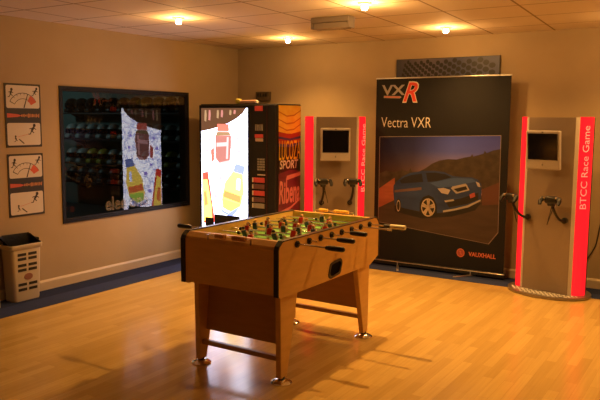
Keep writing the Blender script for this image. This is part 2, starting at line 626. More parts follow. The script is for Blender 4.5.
em = thing('emergency_light', 'grey oblong emergency light on the ceiling beside the lamp at the top edge', 'emergency light', (-3.0, 5.245, ZC), 0.03)
M_embase = mat('grey_fitting', (0.22, 0.18, 0.15), 0.5)
M_emdiff = mat('grey_diffuser', (0.27, 0.22, 0.18), 0.25)
MB().box(-0.185, 0.185, -0.06, 0.06, -0.045, 0, M_embase, 0.008).build('base', em)
MB().box(-0.165, 0.165, -0.05, 0.05, -0.10, -0.045, M_emdiff, 0.012).build('diffuser', em)
for s in (-1, 1):
    MB().box(s * 0.175 - 0.009, s * 0.175 + 0.009, -0.056, 0.056, -0.096, -0.03, M_embase, 0.004).build('end_cap', em)

# ------------------------------------------------------------------ foosball table
TX, TY = -2.577, 3.253
W2, L = 0.372, 1.325
ZB, ZT = 0.553, 0.892
tb = thing('football_table', 'beech table football table with chrome rods standing on the wooden floor', 'games table', (TX, TY, 0), -0.002)
th = 0.032
side = [(0.012, 0.562), (0.03, ZB), (1.19, ZB), (L - 0.004, 0.605), (L - 0.004, 0.845), (L - 0.012, 0.866), (L - 0.045, 0.889), (0.045, 0.889), (0.012, 0.866), (0.004, 0.845), (0.004, 0.575)]
for s in (-1, 1):
    a, b = sorted((s * W2, s * (W2 - th)))
    MB().prism(side, a, b, M_beech, 'yz').build('side_panel', tb)
    # dark strip along the top edge
    MB().prism([(0.045, 0.889), (L - 0.045, 0.889), (L - 0.045, 0.8945), (0.045, 0.8945)], a - 0.001, b + 0.001, M_darkedge, 'yz').build('edge_strip', tb)
for near in (True, False):
    F = (lambda y: y) if near else (lambda y: L - y)
    endp = [(F(0.0), 0.572 if near else 0.605), (F(0.0), 0.842), (F(0.010), 0.862), (F(0.042), 0.889), (F(0.075), 0.889), (F(0.075), 0.80), (F(0.030), 0.80), (F(0.030), 0.572 if near else 0.605)]
    MB().prism(endp, -W2 + th, W2 - th, M_beech2 if False else M_beech, 'yz').build('end_panel', tb)
    for s in (-1, 1):
        o = [(F(-0.005), 0.565 if near else 0.6), (F(-0.005), 0.845), (F(0.006), 0.868), (F(0.042), 0.8955), (F(0.060), 0.8955), (F(0.060), 0.888), (F(0.045), 0.888), (F(0.012), 0.862), (F(0.004), 0.842), (F(0.004), 0.565 if near else 0.6)]
        a, b = sorted((s * (W2 - th + 0.004), s * (W2 + 0.004)))
        MB().prism(o, a, b, M_blackmat, 'yz').build('corner_trim', tb)
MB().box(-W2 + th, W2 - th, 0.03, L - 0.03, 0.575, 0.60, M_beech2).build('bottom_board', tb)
# pitch with painted lines
pf = MB().box(-W2 + th, W2 - th, 0.03, L - 0.03, 0.765, 0.785, M_pitch)
zz = 0.7856
def ln(x0, x1, y0, y1):
    pf.flat([(x0, y0), (x1, y0), (x1, y1), (x0, y1)], zz, M_line, 'xy')
ln(-0.33, 0.33, L / 2 - 0.004, L / 2 + 0.004)
ring_pts = ellipse(0, L / 2, 0.10, 0.10, 32)
ring_in = ellipse(0, L / 2, 0.093, 0.093, 32)
for i in range(32):
    j = (i + 1) % 32
    pf.flat([ring_pts[i], ring_pts[j], ring_in[j], ring_in[i]], zz + 0.0002, M_line, 'xy')
for y0, sg in ((0.08, 1), (L - 0.08, -1)):
    for x in (-0.19, 0.184):
        ya, yb = sorted((y0, y0 + sg * 0.2))
        ln(x, x + 0.006, ya, yb)
    ya, yb = sorted((y0 + sg * 0.2, y0 + sg * 0.206))
    ln(-0.19, 0.19, ya, yb)
pf.build('pitch', tb)
# ball return cup on the long side
cup_o = []
for cx, cz, a0 in ((0.755, 0.655, 0), (0.615, 0.640, 90), (0.595, 0.585, 180), (0.735, 0.600, 270)):
    cup_o += ellipse(0.675 + (cx - 0.675) * 0.72, 0.62 + (cz - 0.62) * 0.72, 0.034, 0.034, 6, math.radians(a0), math.radians(a0 + 90))
cy0, cz0 = 0.675, 0.62
cup_i = [(cy0 + (p - cy0) * 0.80, cz0 + (q - cz0) * 0.72) for p, q in cup_o]
cup = MB()
n = len(cup_o)
vv = [(W2 + 0.006, p, q) for p, q in cup_o] + [(W2 + 0.006, p, q) for p, q in cup_i] + [(W2 + 0.0005, p, q) for p, q in cup_o] + [(W2 + 0.001, p, q) for p, q in cup_i]
ff = []
for i in range(n):
    j = (i + 1) % n
    ff += [(i, j, n + j, n + i), (2 * n + i, 2 * n + j, j, i), (n + i, n + j, 3 * n + j, 3 * n + i)]
ff.append([3 * n + i for i in range(n)])
cup.add(vv, ff[:-1], M_black)
cup.add([(W2 + 0.0012, p, q) for p, q in cup_i], [list(range(n))], mat('cup_recess_shade', (0.003, 0.003, 0.003), 0.8, 0, 0.05))  # flat near-black face, the shade of a recess put into its colour
cup = cup.build('ball_return', tb)
# legs with tapered boards and chrome levelling feet
def leg(s, near):
    F = (lambda y: y) if near else (lambda y: L - y)
    m = MB()
    top = (0.075, 0.275)
    bot = (0.085, 0.152)
    pts = [(F(bot[0]), 0.035), (F(bot[1]), 0.035), (F(top[1]), ZB + 0.02), (F(top[0]), ZB + 0.02)]
    a, b = sorted((s * 0.300, s * (W2 - th - 0.002)))
    m.prism(pts, a, b, M_beech, 'yz', 0.004)
    o = m.build('leg', tb)
    ft = MB()
    cx, cy = s * 0.3195, F(0.118)
    ft.lathe([(0.012, 0.055), (0.012, 0.028), (0.030, 0.025), (0.055, 0.015), (0.066, 0.006), (0.066, 0.0)], M_chrome, Matrix.Translation((cx, cy, 0)), 24)
    ft.cyl((cx, cy, 0.024), (cx, cy, 0.042), 0.022, M_black)
    ft.build('levelling_foot', o)
for near in (True, False):
    for s in (-1, 1):
        leg(s, near)
    F = (lambda y: y) if near else (lambda y: L - y)
    a, b = sorted((F(0.205), F(0.185)))
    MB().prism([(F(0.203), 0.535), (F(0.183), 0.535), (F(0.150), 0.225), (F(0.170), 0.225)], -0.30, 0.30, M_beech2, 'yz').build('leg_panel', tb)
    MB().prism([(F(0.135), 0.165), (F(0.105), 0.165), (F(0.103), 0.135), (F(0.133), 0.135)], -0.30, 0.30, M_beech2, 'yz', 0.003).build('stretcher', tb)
# score counters
def counter(y, z, m_, spans):
    sc = MB().cyl((-0.16, y, z + 0.002), (0.17, y, z + 0.002), 0.003, M_chrome, 8)
    for x in (-0.16, 0.17):
        sc.box(x - 0.004, x + 0.004, y - 0.004, y + 0.004, z - 0.045, z + 0.005, M_chrome)
    o = sc.build('score_counter', tb)
    for x0, x1, n_ in spans:
        for k in range(n_):
            x = x0 + (x1 - x0) * (k + 0.5) / n_
            hw = (x1 - x0) / n_ / 2 * 0.94
            MB().cyl((x - hw, y, z + 0.002), (x + hw, y, z + 0.002), 0.0155 if y < 0.5 else 0.012, m_, 14).build('score_bead', o)
counter(0.010, 0.884, M_bead, [(-0.10, -0.025, 5), (0.03, 0.13, 6)])
counter(L - 0.02, 0.905, M_beadY, [(-0.13, -0.055, 5), (0.0, 0.13, 6)])

# rods, handles and figures
def figure(mb, x, y, z, shirt, tilt, hair):
    R = Matrix.Translation((x, y, z)) @ Matrix.Rotation(tilt, 4, 'X')
    mb.box(-0.017, 0.017, -0.011, 0.011, -0.020, 0.026, shirt, 0.005, R)
    mb.box(-0.012, 0.012, -0.009, 0.009, -0.042, -0.020, M_whitepl, 0.003, R)
    mb.box(-0.010, 0.010, -0.008, 0.008, -0.060, -0.042, M_skin, 0.003, R)
    mb.box(-0.0125, 0.0125, -0.010, 0.015, -0.071, -0.058, M_hair, 0.004, R)
    for s in (-1, 1):
        mb.box(s * 0.019 - 0.004, s * 0.019 + 0.004, -0.007, 0.007, -0.018, 0.022, M_skin, 0.003, R)
    bm = bmesh.new()
    bmesh.ops.create_uvsphere(bm, u_segments=10, v_segments=6, radius=0.0125)
    mb.bm(bm, M_skin, R @ Matrix.Translation((0, 0, 0.038)))
    bm = bmesh.new()
    bmesh.ops.create_uvsphere(bm, u_segments=10, v_segments=6, radius=0.0130)
    mb.bm(bm, hair, R @ Matrix.Translation((0, 0.002, 0.0415)) @ Matrix.Diagonal((1, 1, 0.8, 1)))
ZR = 0.855
RY = [0.197, 0.335, 0.474, 0.614, 0.748, 0.889, 1.023, 1.162]
# figures per rod, which side holds the handle, sideways shift, how far the handle end reaches
RODS = [(1, 1, 0.03, 0.33), (2, -1, 0.00, 0.335), (3, 1, -0.02, 0.25), (5, -1, 0.0, 0.135),
        (5, 1, 0.01, 0.195), (3, -1, 0.02, 0.14), (2, 1, 0.0, 0.24), (1, 1, -0.02, 0.28)]
M_pale = mat('pale_grip', (0.55, 0.52, 0.36), 0.25)
for i, (nf, sd_, sh, reach) in enumerate(RODS):
    y = RY[i]
    red = i in (0, 1, 3, 5) if False else i % 2 == 0
    lo_, hi_ = (-W2 - 0.06, W2 + reach - (0.11 if i < 6 else 0.0)) if sd_ > 0 else (-W2 - reach + 0.11, W2 + 0.06)
    rd = MB().cyl((lo_, y, ZR), (hi_, y, ZR), 0.0062, M_chrome, 12)
    ro = rd.build('rod', tb)
    for s in (-1, 1):
        bs = MB()
        bs.cyl((s * (W2 + 0.001), y, ZR), (s * (W2 + 0.012), y, ZR), 0.021, M_black, 18)
        bs.cyl((s * (W2 + 0.012), y, ZR), (s * (W2 + 0.020), y, ZR), 0.013, M_black, 18)
        bs.build('bushing', tb)
    if i < 6:
        e = sd_ * (W2 + reach)
        b0 = e - sd_ * 0.125
        h = MB()
        M = Matrix.Translation((b0, y, ZR)) @ (Matrix.Rotation(sd_ * PI / 2, 4, 'Y'))
        h.lathe([(0.008, 0), (0.012, 0.002), (0.013, 0.012), (0.0155, 0.02), (0.0165, 0.05), (0.0165, 0.105), (0.015, 0.118), (0.009, 0.125), (0.001, 0.126)], M_black, M, 16)
        h.build('handle', ro)
    elif i == 6:
        MB().cyl((hi_ - 0.03, y, ZR), (hi_ + 0.005, y, ZR), 0.0085, M_chrome, 12).build('end_sleeve', ro)
    else:
        h = MB().cyl((hi_ - 0.16, y, ZR), (hi_ - 0.11, y, ZR), 0.011, M_black, 12)
        h.build('collar', ro)
        MB().cyl((hi_ - 0.11, y, ZR), (hi_ + 0.005, y, ZR), 0.0165, M_pale, 14).build('handle', ro, 'pale grip at the rod end')
    if nf == 5:
        xs = [-0.24, -0.12, 0, 0.12, 0.24]
    elif nf == 3:
        xs = [-0.19, 0, 0.19]
    elif nf == 2:
        xs = [-0.12, 0.12]
    else:
        xs = [0.0]
    tilt = (0.0, 0.5, -0.35, 0.15, -0.1, 0.4, -0.3, 0.1)[i]
    for x in xs:
        fg = MB()
        figure(fg, x + sh, y, ZR, M_redshirt if red else M_navyshirt, tilt, M_hair if (i + nf) % 2 else M_bead)
        fg.build('player_figure', ro)
    for x in (xs[0] + sh - 0.05, xs[-1] + sh + 0.05):
        MB().cyl((x - 0.008, y, ZR), (x + 0.008, y, ZR), 0.012, M_black, 12).build('rod_bumper', ro)
bl = MB().ball((0, 0, 0), 0.0165, M_whitepl, n=16).build('table_football_ball')
bl.location = (TX - 0.19, TY + 0.42, 0.7855 + 0.0165)
tag(bl, 'small white ball lying on the green pitch inside the table football table', 'ball')

# ------------------------------------------------------------------ drinks machine
VX, VY = -4.602, 6.225
HW, HD, VH = 0.525, 0.225, 1.768
vm = thing('vending_machine', 'black drinks vending machine with bright backlit front in the corner by the window', 'vending machine', (VX, VY, 0.0))
cab = MB().box(-HW, HW, -HD, HD, 0.03, VH, M_black, 0.008)
for x in (-0.46, 0.46):
    for y in (-0.17, 0.17):
        cab.cyl((x, y, 0.004), (x, y, 0.035), 0.025, M_black, 12)
cab.build('cabinet', vm)
FY = -HD
door = MB()
door.box(-HW + 0.004, HW - 0.004, FY - 0.035, FY - 0.001, 0.06, VH - 0.012, M_blackmat, 0.01)
door.build('front_door', vm)
FD = FY - 0.036
PX0, PX1, PZ0, PZ1 = -0.485, 0.165, 0.30, 1.722
def glow(name, col, k=1.0):
    return mat(name, col, 0.3, 0, 0.5, col, PANEL_GLOW * k)
G_white = mat('backlit_white', (0.8, 0.8, 0.8), 0.2, 0, 0.5, (0.86, 0.86, 1.0), PANEL_GLOW)
def ice_mat():
    m = G_white
    nt = m.node_tree
    b = nt.nodes['Principled BSDF']
    tc = nt.nodes.new('ShaderNodeTexCoord')
    vo = nt.nodes.new('ShaderNodeTexVoronoi')
    vo.feature = 'DISTANCE_TO_EDGE'
    vo.inputs['Scale'].default_value = 9.0
    nz = nt.nodes.new('ShaderNodeTexNoise')
    nz.inputs['Scale'].default_value = 7.0
    ad = nt.nodes.new('ShaderNodeMix')
    ad.data_type = 'RGBA'
    ad.blend_type = 'ADD'
    ad.inputs['Factor'].default_value = 0.35
    cr = nt.nodes.new('ShaderNodeValToRGB')
    cr.color_ramp.elements[0].color = (0.22, 0.26, 0.60, 1)
    cr.color_ramp.elements[1].position = 0.12
    cr.color_ramp.elements[1].color = (0.90, 0.90, 1.0, 1)
    nt.links.new(tc.outputs['Object'], ad.inputs['A'])
    nt.links.new(nz.outputs['Color'], ad.inputs['B'])
    nt.links.new(ad.outputs['Result'], vo.inputs['Vector'])
    nt.links.new(vo.outputs['Distance'], cr.inputs[0])
    nt.links.new(cr.outputs[0], b.inputs['Emission Color'])
ice_mat()
G_brown = glow('backlit_brown', (0.030, 0.013, 0.006), 1.0)
G_tan = glow('backlit_tan', (0.10, 0.06, 0.03))
G_cap = glow('backlit_red_cap', (0.28, 0.05, 0.035))
G_amber = glow('backlit_amber', (0.13, 0.05, 0.042))
G_label = glow('backlit_label', (0.30, 0.15, 0.15))
G_yellow = glow('backlit_yellow', (0.60, 0.42, 0.07))
G_orange = glow('backlit_orange', (0.45, 0.10, 0.03))
G_red = glow('backlit_red', (0.40, 0.03, 0.018))
G_blue = glow('backlit_blue', (0.09, 0.11, 0.28))
G_violet = glow('backlit_violet', (0.20, 0.14, 0.50))
G_lime = glow('backlit_lime', (0.25, 0.36, 0.05))
def px(x, y):
    return (PX0 + (x - 202.0) / 49.0 * (PX1 - PX0), PZ1 - (y - 107.0) / 92.0)
bk = MB()
bk.box(PX0, PX1, FD - 0.002, FD + 0.002, PZ0, PZ1, G_white)
D1, D2, D3, D4 = FD - 0.003, FD - 0.004, FD - 0.005, FD - 0.006
arc = [(202, 107), (249, 107), (246, 112), (240, 117), (232, 121.5), (222, 125.5), (212, 128.5), (202, 130.5)]
bk.flat([px(*p) for p in arc], D1, G_brown)
for i in range(9):
    a0 = px(206 + i * 4.4, 109)
    hgt = (126 - i * 1.6 - 109) / 92 * 0.7
    q = i % 3
    bk.flat([(a0[0], a0[1]), (a0[0] + 0.022, a0[1]), (a0[0] + 0.027, a0[1] - hgt * 0.4), (a0[0] + 0.02, a0[1] - hgt), (a0[0] - 0.006, a0[1] - hgt * 0.9), (a0[0] - 0.004, a0[1] - hgt * 0.4)], D2, (G_tan, G_amber, G_brown)[q])
# amber bottle
bot = [(220, 124), (231, 124), (231, 130), (234, 135), (234.5, 142), (232.5, 160), (229, 163), (221, 163), (217, 158), (217, 136), (220, 130)]
bk.flat([px(*p) for p in bot], D1, G_label)
bk.flat([px(*p) for p in [(219.5, 123), (231.5, 123), (232, 130), (219, 130)]], D2, G_cap)
bk.flat([px(*p) for p in [(217, 135), (233.8, 134.5), (232.8, 159), (221, 162), (217.5, 157)]], D2, G_amber)
bk.flat([px(*p) for p in [(218.5, 142), (231, 141), (230.5, 145), (218.5, 146)]], D3, G_label)
bk.flat([px(*p) for p in [(229.5, 136), (231.5, 136), (230.5, 158), (228.5, 158)]], D4, G_label)
bk.flat([px(*p) for p in [(219, 131), (232.5, 131), (233.5, 134), (217.5, 135)]], D3, G_tan)
bk.flat([px(*p) for p in [(240, 177), (243, 178), (242.5, 189), (239, 188)]], D2, G_white)
bk.flat([px(*p) for p in [(212, 150), (216, 146), (216, 160), (213, 162)]], D2, G_cap)
# yellow sports bottle with blue cap, leaning
bot = [(236, 169), (246, 171), (246, 177), (247, 190), (243, 207), (236, 212), (225, 208), (223.5, 200), (227, 182), (233, 174)]
bk.flat([px(*p) for p in bot], D1, G_yellow)
bk.flat([px(*p) for p in [(238, 162), (248, 164.5), (246.5, 173), (236, 170.5)]], D2, G_blue)
bk.flat([px(*p) for p in [(226.5, 190), (244, 195), (243, 202), (225, 197)]], D2, G_orange)
bk.flat([px(*p) for p in [(225, 199), (243, 203), (241, 209), (235, 212.5), (224.5, 208)]], D2, G_lime)
bk.flat([px(*p) for p in [(221, 208), (226, 211), (231, 213), (237, 209), (243, 205), (238, 213), (234, 217), (229, 215), (224, 213)]], D3, G_blue)
# red and yellow bottle, leaning the other way
bot = [(203.5, 174), (209, 173), (211, 178), (213, 190), (215.5, 207), (213, 214), (205, 215), (203, 212)]
bk.flat([px(*p) for p in [(203, 173), (209, 172), (215, 214), (216, 224), (203, 226)]], D1, G_red)
bk.flat([px(*p) for p in [(203.5, 181), (208, 180), (212.5, 207), (213, 221), (203.5, 224)]], D2, G_yellow)
bk.flat([px(*p) for p in [(204, 193), (207, 192), (209, 206), (205, 208)]], D3, G_orange)
for cx_, cz_, rr in ((215, 168, 1.5), (242, 150, 2.0), (208, 150, 2.2), (222, 178, 2.5), (240, 137, 2.0), (211, 139, 2.0), (217, 197, 2.5)):
    c0 = px(cx_, cz_)
    bk.flat(ellipse(c0[0], c0[1], rr * 0.012, rr * 0.009, 10), D1, G_violet)
bk.build('backlit_panel', vm, 'bright backlit picture of drink bottles on ice')
fr = MB()
ringf = 0.014
fr.box(PX0 - ringf, PX1 + ringf, FD - 0.008, FD, PZ1, PZ1 + ringf, M_blackmat)
fr.box(PX0 - ringf, PX1 + ringf, FD - 0.008, FD, PZ0 - ringf, PZ0, M_blackmat)
fr.box(PX0 - ringf, PX0, FD - 0.008, FD, PZ0, PZ1, M_blackmat)
fr.box(PX1, PX1 + ringf, FD - 0.008, FD, PZ0, PZ1, M_blackmat)
fr.build('panel_frame', vm)
MB().box(-0.29, 0.06, FD - 0.03, FD, 0.36, 0.545, M_screen, 0.01).build('delivery_flap', vm)
MB().box(-0.43, -0.31, FD - 0.02, FD, 0.40, 0.50, M_screen, 0.008).build('change_tray', vm)
# column of buttons and coin slot
M_btnr = mat('red_button', (0.55, 0.06, 0.035), 0.35, 0, 0.5, (0.55, 0.07, 0.04), 0.12)
M_btng = mat('grey_button', (0.30, 0.28, 0.27), 0.35)
M_btnp = mat('plum_button', (0.16, 0.08, 0.09), 0.35)
M_label2 = mat('pale_notice', (0.55, 0.42, 0.36), 0.5)
def sx(x):
    return 0.19 + (x - 253.0) / 25.0 * 0.335
def sz(y):
    return PZ1 - (y - 106.0) / 92.0
def fbox(name, x0, x1, y0, y1, m, d=0.008):
    return MB().box(sx(x0), sx(x1), FD - d, FD + 0.002, sz(y1), sz(y0), m, 0.003).build(name, vm)
fbox('brand_badge', 258, 265.5, 104.2, 109, M_btnr)
nt_ = MB()
for k in range(4):
    nt_.box(sx(258.3 + k * 2.0), sx(259.5 + k * 2.0), FD - 0.004, FD + 0.001, sz(128), sz(122), M_btng)
nt_.build('coin_display', vm)
fbox('price_notice', 258, 266, 131.5, 135, M_btnr)
fbox('price_notice', 258.5, 266, 135.5, 138.5, M_label2)
k_ = MB()
for yy in (155.0, 157.5, 160.0, 162.5, 165.0):
    for xx in (260.5, 263.0, 265.5):
        k_.box(sx(xx), sx(xx + 2), FD - 0.006, FD + 0.001, sz(yy + 1.8), sz(yy), M_btng)
k_.build('keypad', vm)
fbox('coin_slot', 260.5, 268, 170.5, 171.8, M_label2)
for yy, mm in ((174, M_btnr), (180.5, M_btnp), (187, M_btnr), (193.5, M_btnp), (199.5, M_btng)):
    bt = fbox('selection_button', 255.5, 267.5, yy, yy + 4.8, mm, 0.01)
    MB().box(sx(255.8), sx(256.8), FD - 0.012, FD, sz(yy + 4.5), sz(yy + 0.3), M_whitepl).build('price_tag', bt)
M_colred = mat('dark_red_edge', (0.05, 0.012, 0.010), 0.35)
MB().box(0.405, 0.416, FD - 0.003, FD + 0.002, 0.07, 1.74, M_colred).build('trim_line', vm)
# printed side
SD = HW + 0.003
S_or = noisy('print_orange', (0.92, 0.50, 0.04), (1.0, 0.68, 0.10), scale=(1, 3, 6), nscale=2.5, rough=0.3, spec=0.5)
S_or2 = mat('print_deep_orange', (0.62, 0.20, 0.015), 0.3)
S_red = mat('print_red', (0.42, 0.04, 0.02), 0.3)
S_blue = mat('print_blue', (0.05, 0.05, 0.20), 0.3)
S_yel = mat('print_yellow', (0.85, 0.62, 0.03), 0.3)
S_wht = mat('print_white', (0.75, 0.70, 0.66), 0.3)
S_blk = mat('print_black', (0.014, 0.010, 0.010), 0.3)
S_plum = noisy('print_plum', (0.08, 0.015, 0.03), (0.17, 0.04, 0.06), nscale=6, rough=0.3)
S_pink = mat('print_pink', (0.62, 0.24, 0.24), 0.3)
SA = Matrix.Translation((SD, 0, 0)) @ Matrix.Rotation(PI / 2, 4, 'Z')
sp = MB()
S0, S1 = -HD + 0.012, HD - 0.006
def sh_(pts, d, m):
    sp.flat([(min(max(a, S0), S1), b) for a, b in pts], SD + d, m, 'yz')
sp.box(HW - 0.001, SD, S0, S1, 0.30, 1.752, S_blk)
sh_([(S0, 1.752), (S1, 1.752), (S1, 1.44), (S0, 1.46)], 0.0004, S_or)
for k, zc in enumerate((1.69, 1.61, 1.54)):
    sh_([(S0, zc), (-0.06, zc - 0.045), (0.08, zc - 0.035), (S1, zc + 0.02), (S1, zc + 0.008), (0.08, zc - 0.05), (-0.06, zc - 0.06), (S0, zc - 0.012)], 0.0008, S_or2)
sh_([(S0, 1.475), (0.0, 1.445), (S1, 1.475), (S1, 1.425), (0.0, 1.40), (S0, 1.425)], 0.0008, S_red)
sh_([(S0, 1.425), (0.0, 1.40), (S1, 1.425), (S1, 1.40), (0.0, 1.375), (S0, 1.40)], 0.0008, S_blue)
sh_([(S0, 1.40), (0.0, 1.375), (S1, 1.40), (S1, 1.36), (0.0, 1.335), (S0, 1.35)], 0.0008, S_red)
sh_([(S0, 1.35), (0.0, 1.335), (S1, 1.36), (S1, 1.33), (0.0, 1.305), (S0, 1.32)], 0.0008, S_blue)
sh_([(S0, 1.03), (0.0, 1.06), (S1, 1.04), (S1, 0.42), (S0, 0.36)], 0.0006, S_plum)
sh_([(S0 + 0.16, 1.0), (S1, 1.03), (S1, 0.99), (S0 + 0.14, 0.95)], 0.001, S_pink)
sh_([(S0, 0.62), (0.02, 0.66), (S1, 0.74), (S1, 0.72), (0.02, 0.635), (S0, 0.58)], 0.001, S_pink)
sp.build('printed_side', vm, 'side panel printed with orange and plum drink advertising')
lettering('LUCOZA', S_yel, vm, S0 + 0.005, S1 - 0.01, 1.17, 1.38, 0, bold=0.0, shear=0.1, M=SA @ Matrix.Translation((0, -0.002, 0)), name='side_lettering', label='yellow letters on the side panel')
lettering('SPORT', S_wht, vm, S0 + 0.02, S1 - 0.05, 1.075, 1.17, 0, bold=0.02, shear=0.15, M=SA @ Matrix.Translation((0, -0.002, 0)), name='side_lettering', label='white letters on the side panel')
lettering('Ribena', S_pink, vm, S0 + 0.008, S1 - 0.012, 0.70, 0.95, 0, bold=0.025, shear=0.1, M=SA @ Matrix.Translation((0, -0.003, 0)), name='side_lettering', label='pink letters on the side panel')

ti = thing('paper_roll', 'thin pale roll with yellowish end lying on top of the drinks machine', 'roll', (-4.50, 6.04, VH), -0.12)
rl = MB().cyl((-0.10, 0, 0.022), (0.13, 0, 0.020), 0.020, mat('pale_pink_paper', (0.55, 0.34, 0.28), 0.6), 14)
rl.build('roll', ti)
MB().cyl((-0.16, 0, 0.03), (-0.10, 0, 0.03), 0.030, mat('yellow_green_end', (0.50, 0.45, 0.10), 0.6), 14, 0.024).build('roll_end', ti, 'yellowish end')
MB().cyl((0.13, 0, 0.02), (0.15, 0, 0.02), 0.016, M_whitepl, 12).build('cap', ti)
sg = thing('wall_box', 'small dark box on the back wall just above the drinks machine', 'wall box', (-4.97, YB, 1.87))
MB().box(-0.10, 0.10, -0.05, 0, -0.04, 0.07, mat('box_brown', (0.08, 0.055, 0.03), 0.5), 0.006).build('housing', sg)
bx_ = MB()
for k in range(4):
    bx_.box(-0.075 + k * 0.04, -0.05 + k * 0.04, -0.054, -0.05, 0.01, 0.05, M_blackmat)
bx_.build('vent', sg)

# ------------------------------------------------------------------ race game stands
def rounded_panel_base(m):
    pass
M_plate = mat('chequer_plate', (0.30, 0.27, 0.23), 0.35, 0.8)
M_bump = mat('plate_bump_sparkle', (0.95, 0.92, 0.88), 0.3, 0.0)  # non-metal near-white, the sparkle of the raised metal painted as colour
KH = 1.635
def make_kiosk(loc, rz, label, tilt, pods):
    k = thing('race_game_stand', label, 'game stand', loc, rz, 'silver race game stands')
    # foot plate: flat disc with raised lozenges
    b = MB()
    out = ellipse(0, 0.10, 0.385, 0.30, 40)
    b.prism(out, 0.0, 0.022, M_plate, 'xy', 0.004)
    b.build('foot_plate', k)
    z = MB()
    for i in range(-8, 9):
        for j in range(0, 7):
            x = i * 0.044 + (j % 2) * 0.022
            y = -0.175 + j * 0.028
            if (x / 0.36) ** 2 + ((y - 0.10) / 0.275) ** 2 < 1 and not (abs(x) < 0.235 and y > -0.012) and not (y > 0.0 and abs(x) < 0.345):
                z.box(-0.015, 0.015, -0.0055, 0.0055, 0.0225, 0.026, M_bump, 0.002, Matrix.Translation((x, y, 0)) @ Matrix.Rotation(0.6 if j % 2 else -0.6, 4, 'Z'))
    z.build('plate_tread', k)
    MB().box(-0.218, 0.218, 0.0, 0.02, 0.022, KH, M_silver, 0.003).build('front_panel', k)
    for s in (-1, 1):
        pts = [(s * 0.219, 0.002), (s * 0.247, 0.022), (s * 0.243, 0.034), (s * 0.219, 0.02)]
        MB().prism(pts, 0.022, KH, M_strip, 'xy').build('side_strip', k)
        pr, q = [], []
        for i in range(9):
            t = i / 8
            a = math.radians(18 + 62 * t)
            pr.append((s * (0.249 + 0.085 * math.sin(t * PI / 2) ** 0.9), 0.024 + 0.095 * (1 - math.cos(t * PI / 2)) ** 0.9))
        q = [(x - s * 0.008, y + 0.006) for x, y in pr]
        m = MB().prism(pr + q[::-1], 0.022, KH + 0.004, M_redlit, 'xy')
        m.build('light_panel', k, 'glowing red side panel')
    MB().prism([(-0.325, 0.125), (-0.243, 0.04), (0.243, 0.04), (0.325, 0.125), (0.325, 0.16), (-0.325, 0.16)], 0.022, KH - 0.004, M_blackmat, 'xy').build('back_shell', k)
    # writing up the right light panel
    X0, Y0, X1, Y1 = 0.272, 0.029, 0.322, 0.072
    ang = math.atan2(Y1 - Y0, X1 - X0)
    LM = Matrix.Translation((X0, Y0, 0)) @ Matrix.Rotation(ang, 4, 'Z') @ Matrix.Translation((0, -0.012, 0))
    lettering('BTCC Race Game', M_pinktxt, k, 0.002, 0.058, 0.82, 1.56, 0, rot=PI / 2, M=LM, name='side_lettering', label='pale letters running up the red panel')
    # wall-hung all-in-one monitor
    mo = MB()
    T = Matrix.Translation((0.0 - 0.012, -0.105, 1.345)) @ Matrix.Rotation(tilt[1], 4, 'Z') @ Matrix.Rotation(tilt[0], 4, 'X') @ Matrix.Translation((-0.008, 0, 0.012)) @ Matrix.Diagonal((1, 1, 1.17, 1))
    mo.box(-0.158, 0.158, -0.022, 0.022, -0.165, 0.135, M_casing, 0.009, T)
    mo = mo.build('monitor', k)
    MB().box(-0.14, 0.14, -0.0245, -0.02, -0.088, 0.115, M_screen, 0.001, T).build('screen', mo)
    cm = MB()
    cm.box(-0.008, 0.008, -0.0235, -0.02, 0.121, 0.129, M_blackmat, 0.001, T)
    cm.build('webcam', mo)
    lg = MB()
    C0 = T @ Vector((0, -0.0235, -0.125))
    lg.ball(C0, 0.0085, mat('grey_mark', (0.16, 0.15, 0.15), 0.4), 0.002, 0.0105, 10)
    lg.ball(T @ Vector((0.004, -0.0235, -0.111)), 0.003, bpy.data.materials['grey_mark'], 0.002, 0.004, 8)
    lg.build('maker_mark', mo)
    br_ = MB().cyl(T @ Vector((0, 0.02, 0)), (-0.012, 0.002, 1.345), 0.03, M_socket, 14)
    br_.build('wall_bracket', k)
    # hand controllers on bent arms
    for sx_, (px_, py_, pz_, yaw) in pods:
        a = MB()
        sck = Vector((sx_, 0.0, 0.705))
        pod = Vector((px_, py_, pz_))
        a.cyl(sck, sck + Vector((0, -0.02, 0)), 0.028, M_black, 18)
        pts = []
        P0, P1, P2, P3 = sck + Vector((0, -0.015, 0)), sck + Vector((-0.02, -0.09, -0.005)), pod + Vector((0.03, 0.02, -0.14)), pod + Vector((0, 0.0, -0.02))
        for i in range(13):
            t = i / 12
            pts.append(P0 * (1 - t) ** 3 + P1 * 3 * t * (1 - t) ** 2 + P2 * 3 * t * t * (1 - t) + P3 * t ** 3)
        a.tube(pts, 0.012, M_black, 10)
        ar = a.build('controller_arm', k)
        R = Matrix.Translation(pod) @ Matrix.Rotation(yaw, 4, 'Z')
        g = MB()
        g.box(-0.055, 0.055, -0.035, 0.035, -0.03, 0.035, M_black, 0.016, R)
        g.box(-0.03, 0.03, -0.028, 0.028, -0.055, -0.02, M_black, 0.012, R)
        for s in (-1, 1):
            g.tube([R @ Vector((s * 0.045, 0, 0.015)), R @ Vector((s * 0.075, -0.02, 0.012)), R @ Vector((s * 0.085, -0.045, -0.012)), R @ Vector((s * 0.08, -0.06, -0.04))], [0.02, 0.022, 0.02, 0.014], M_black, 10)
        go = g.build('controller', ar)
        return_pts = []
        for i in range(15):
            t = i / 14
            s_ = 1 if px_ < 0 else -1
            return_pts.append(pod + Vector((s_ * 0.045 * math.sin(t * PI * 1.0) + 0.012, -0.005 + 0.02 * t, -0.03 - 0.21 * math.sin(t * PI) * (1 - 0.35 * t) - 0.05 * t)))
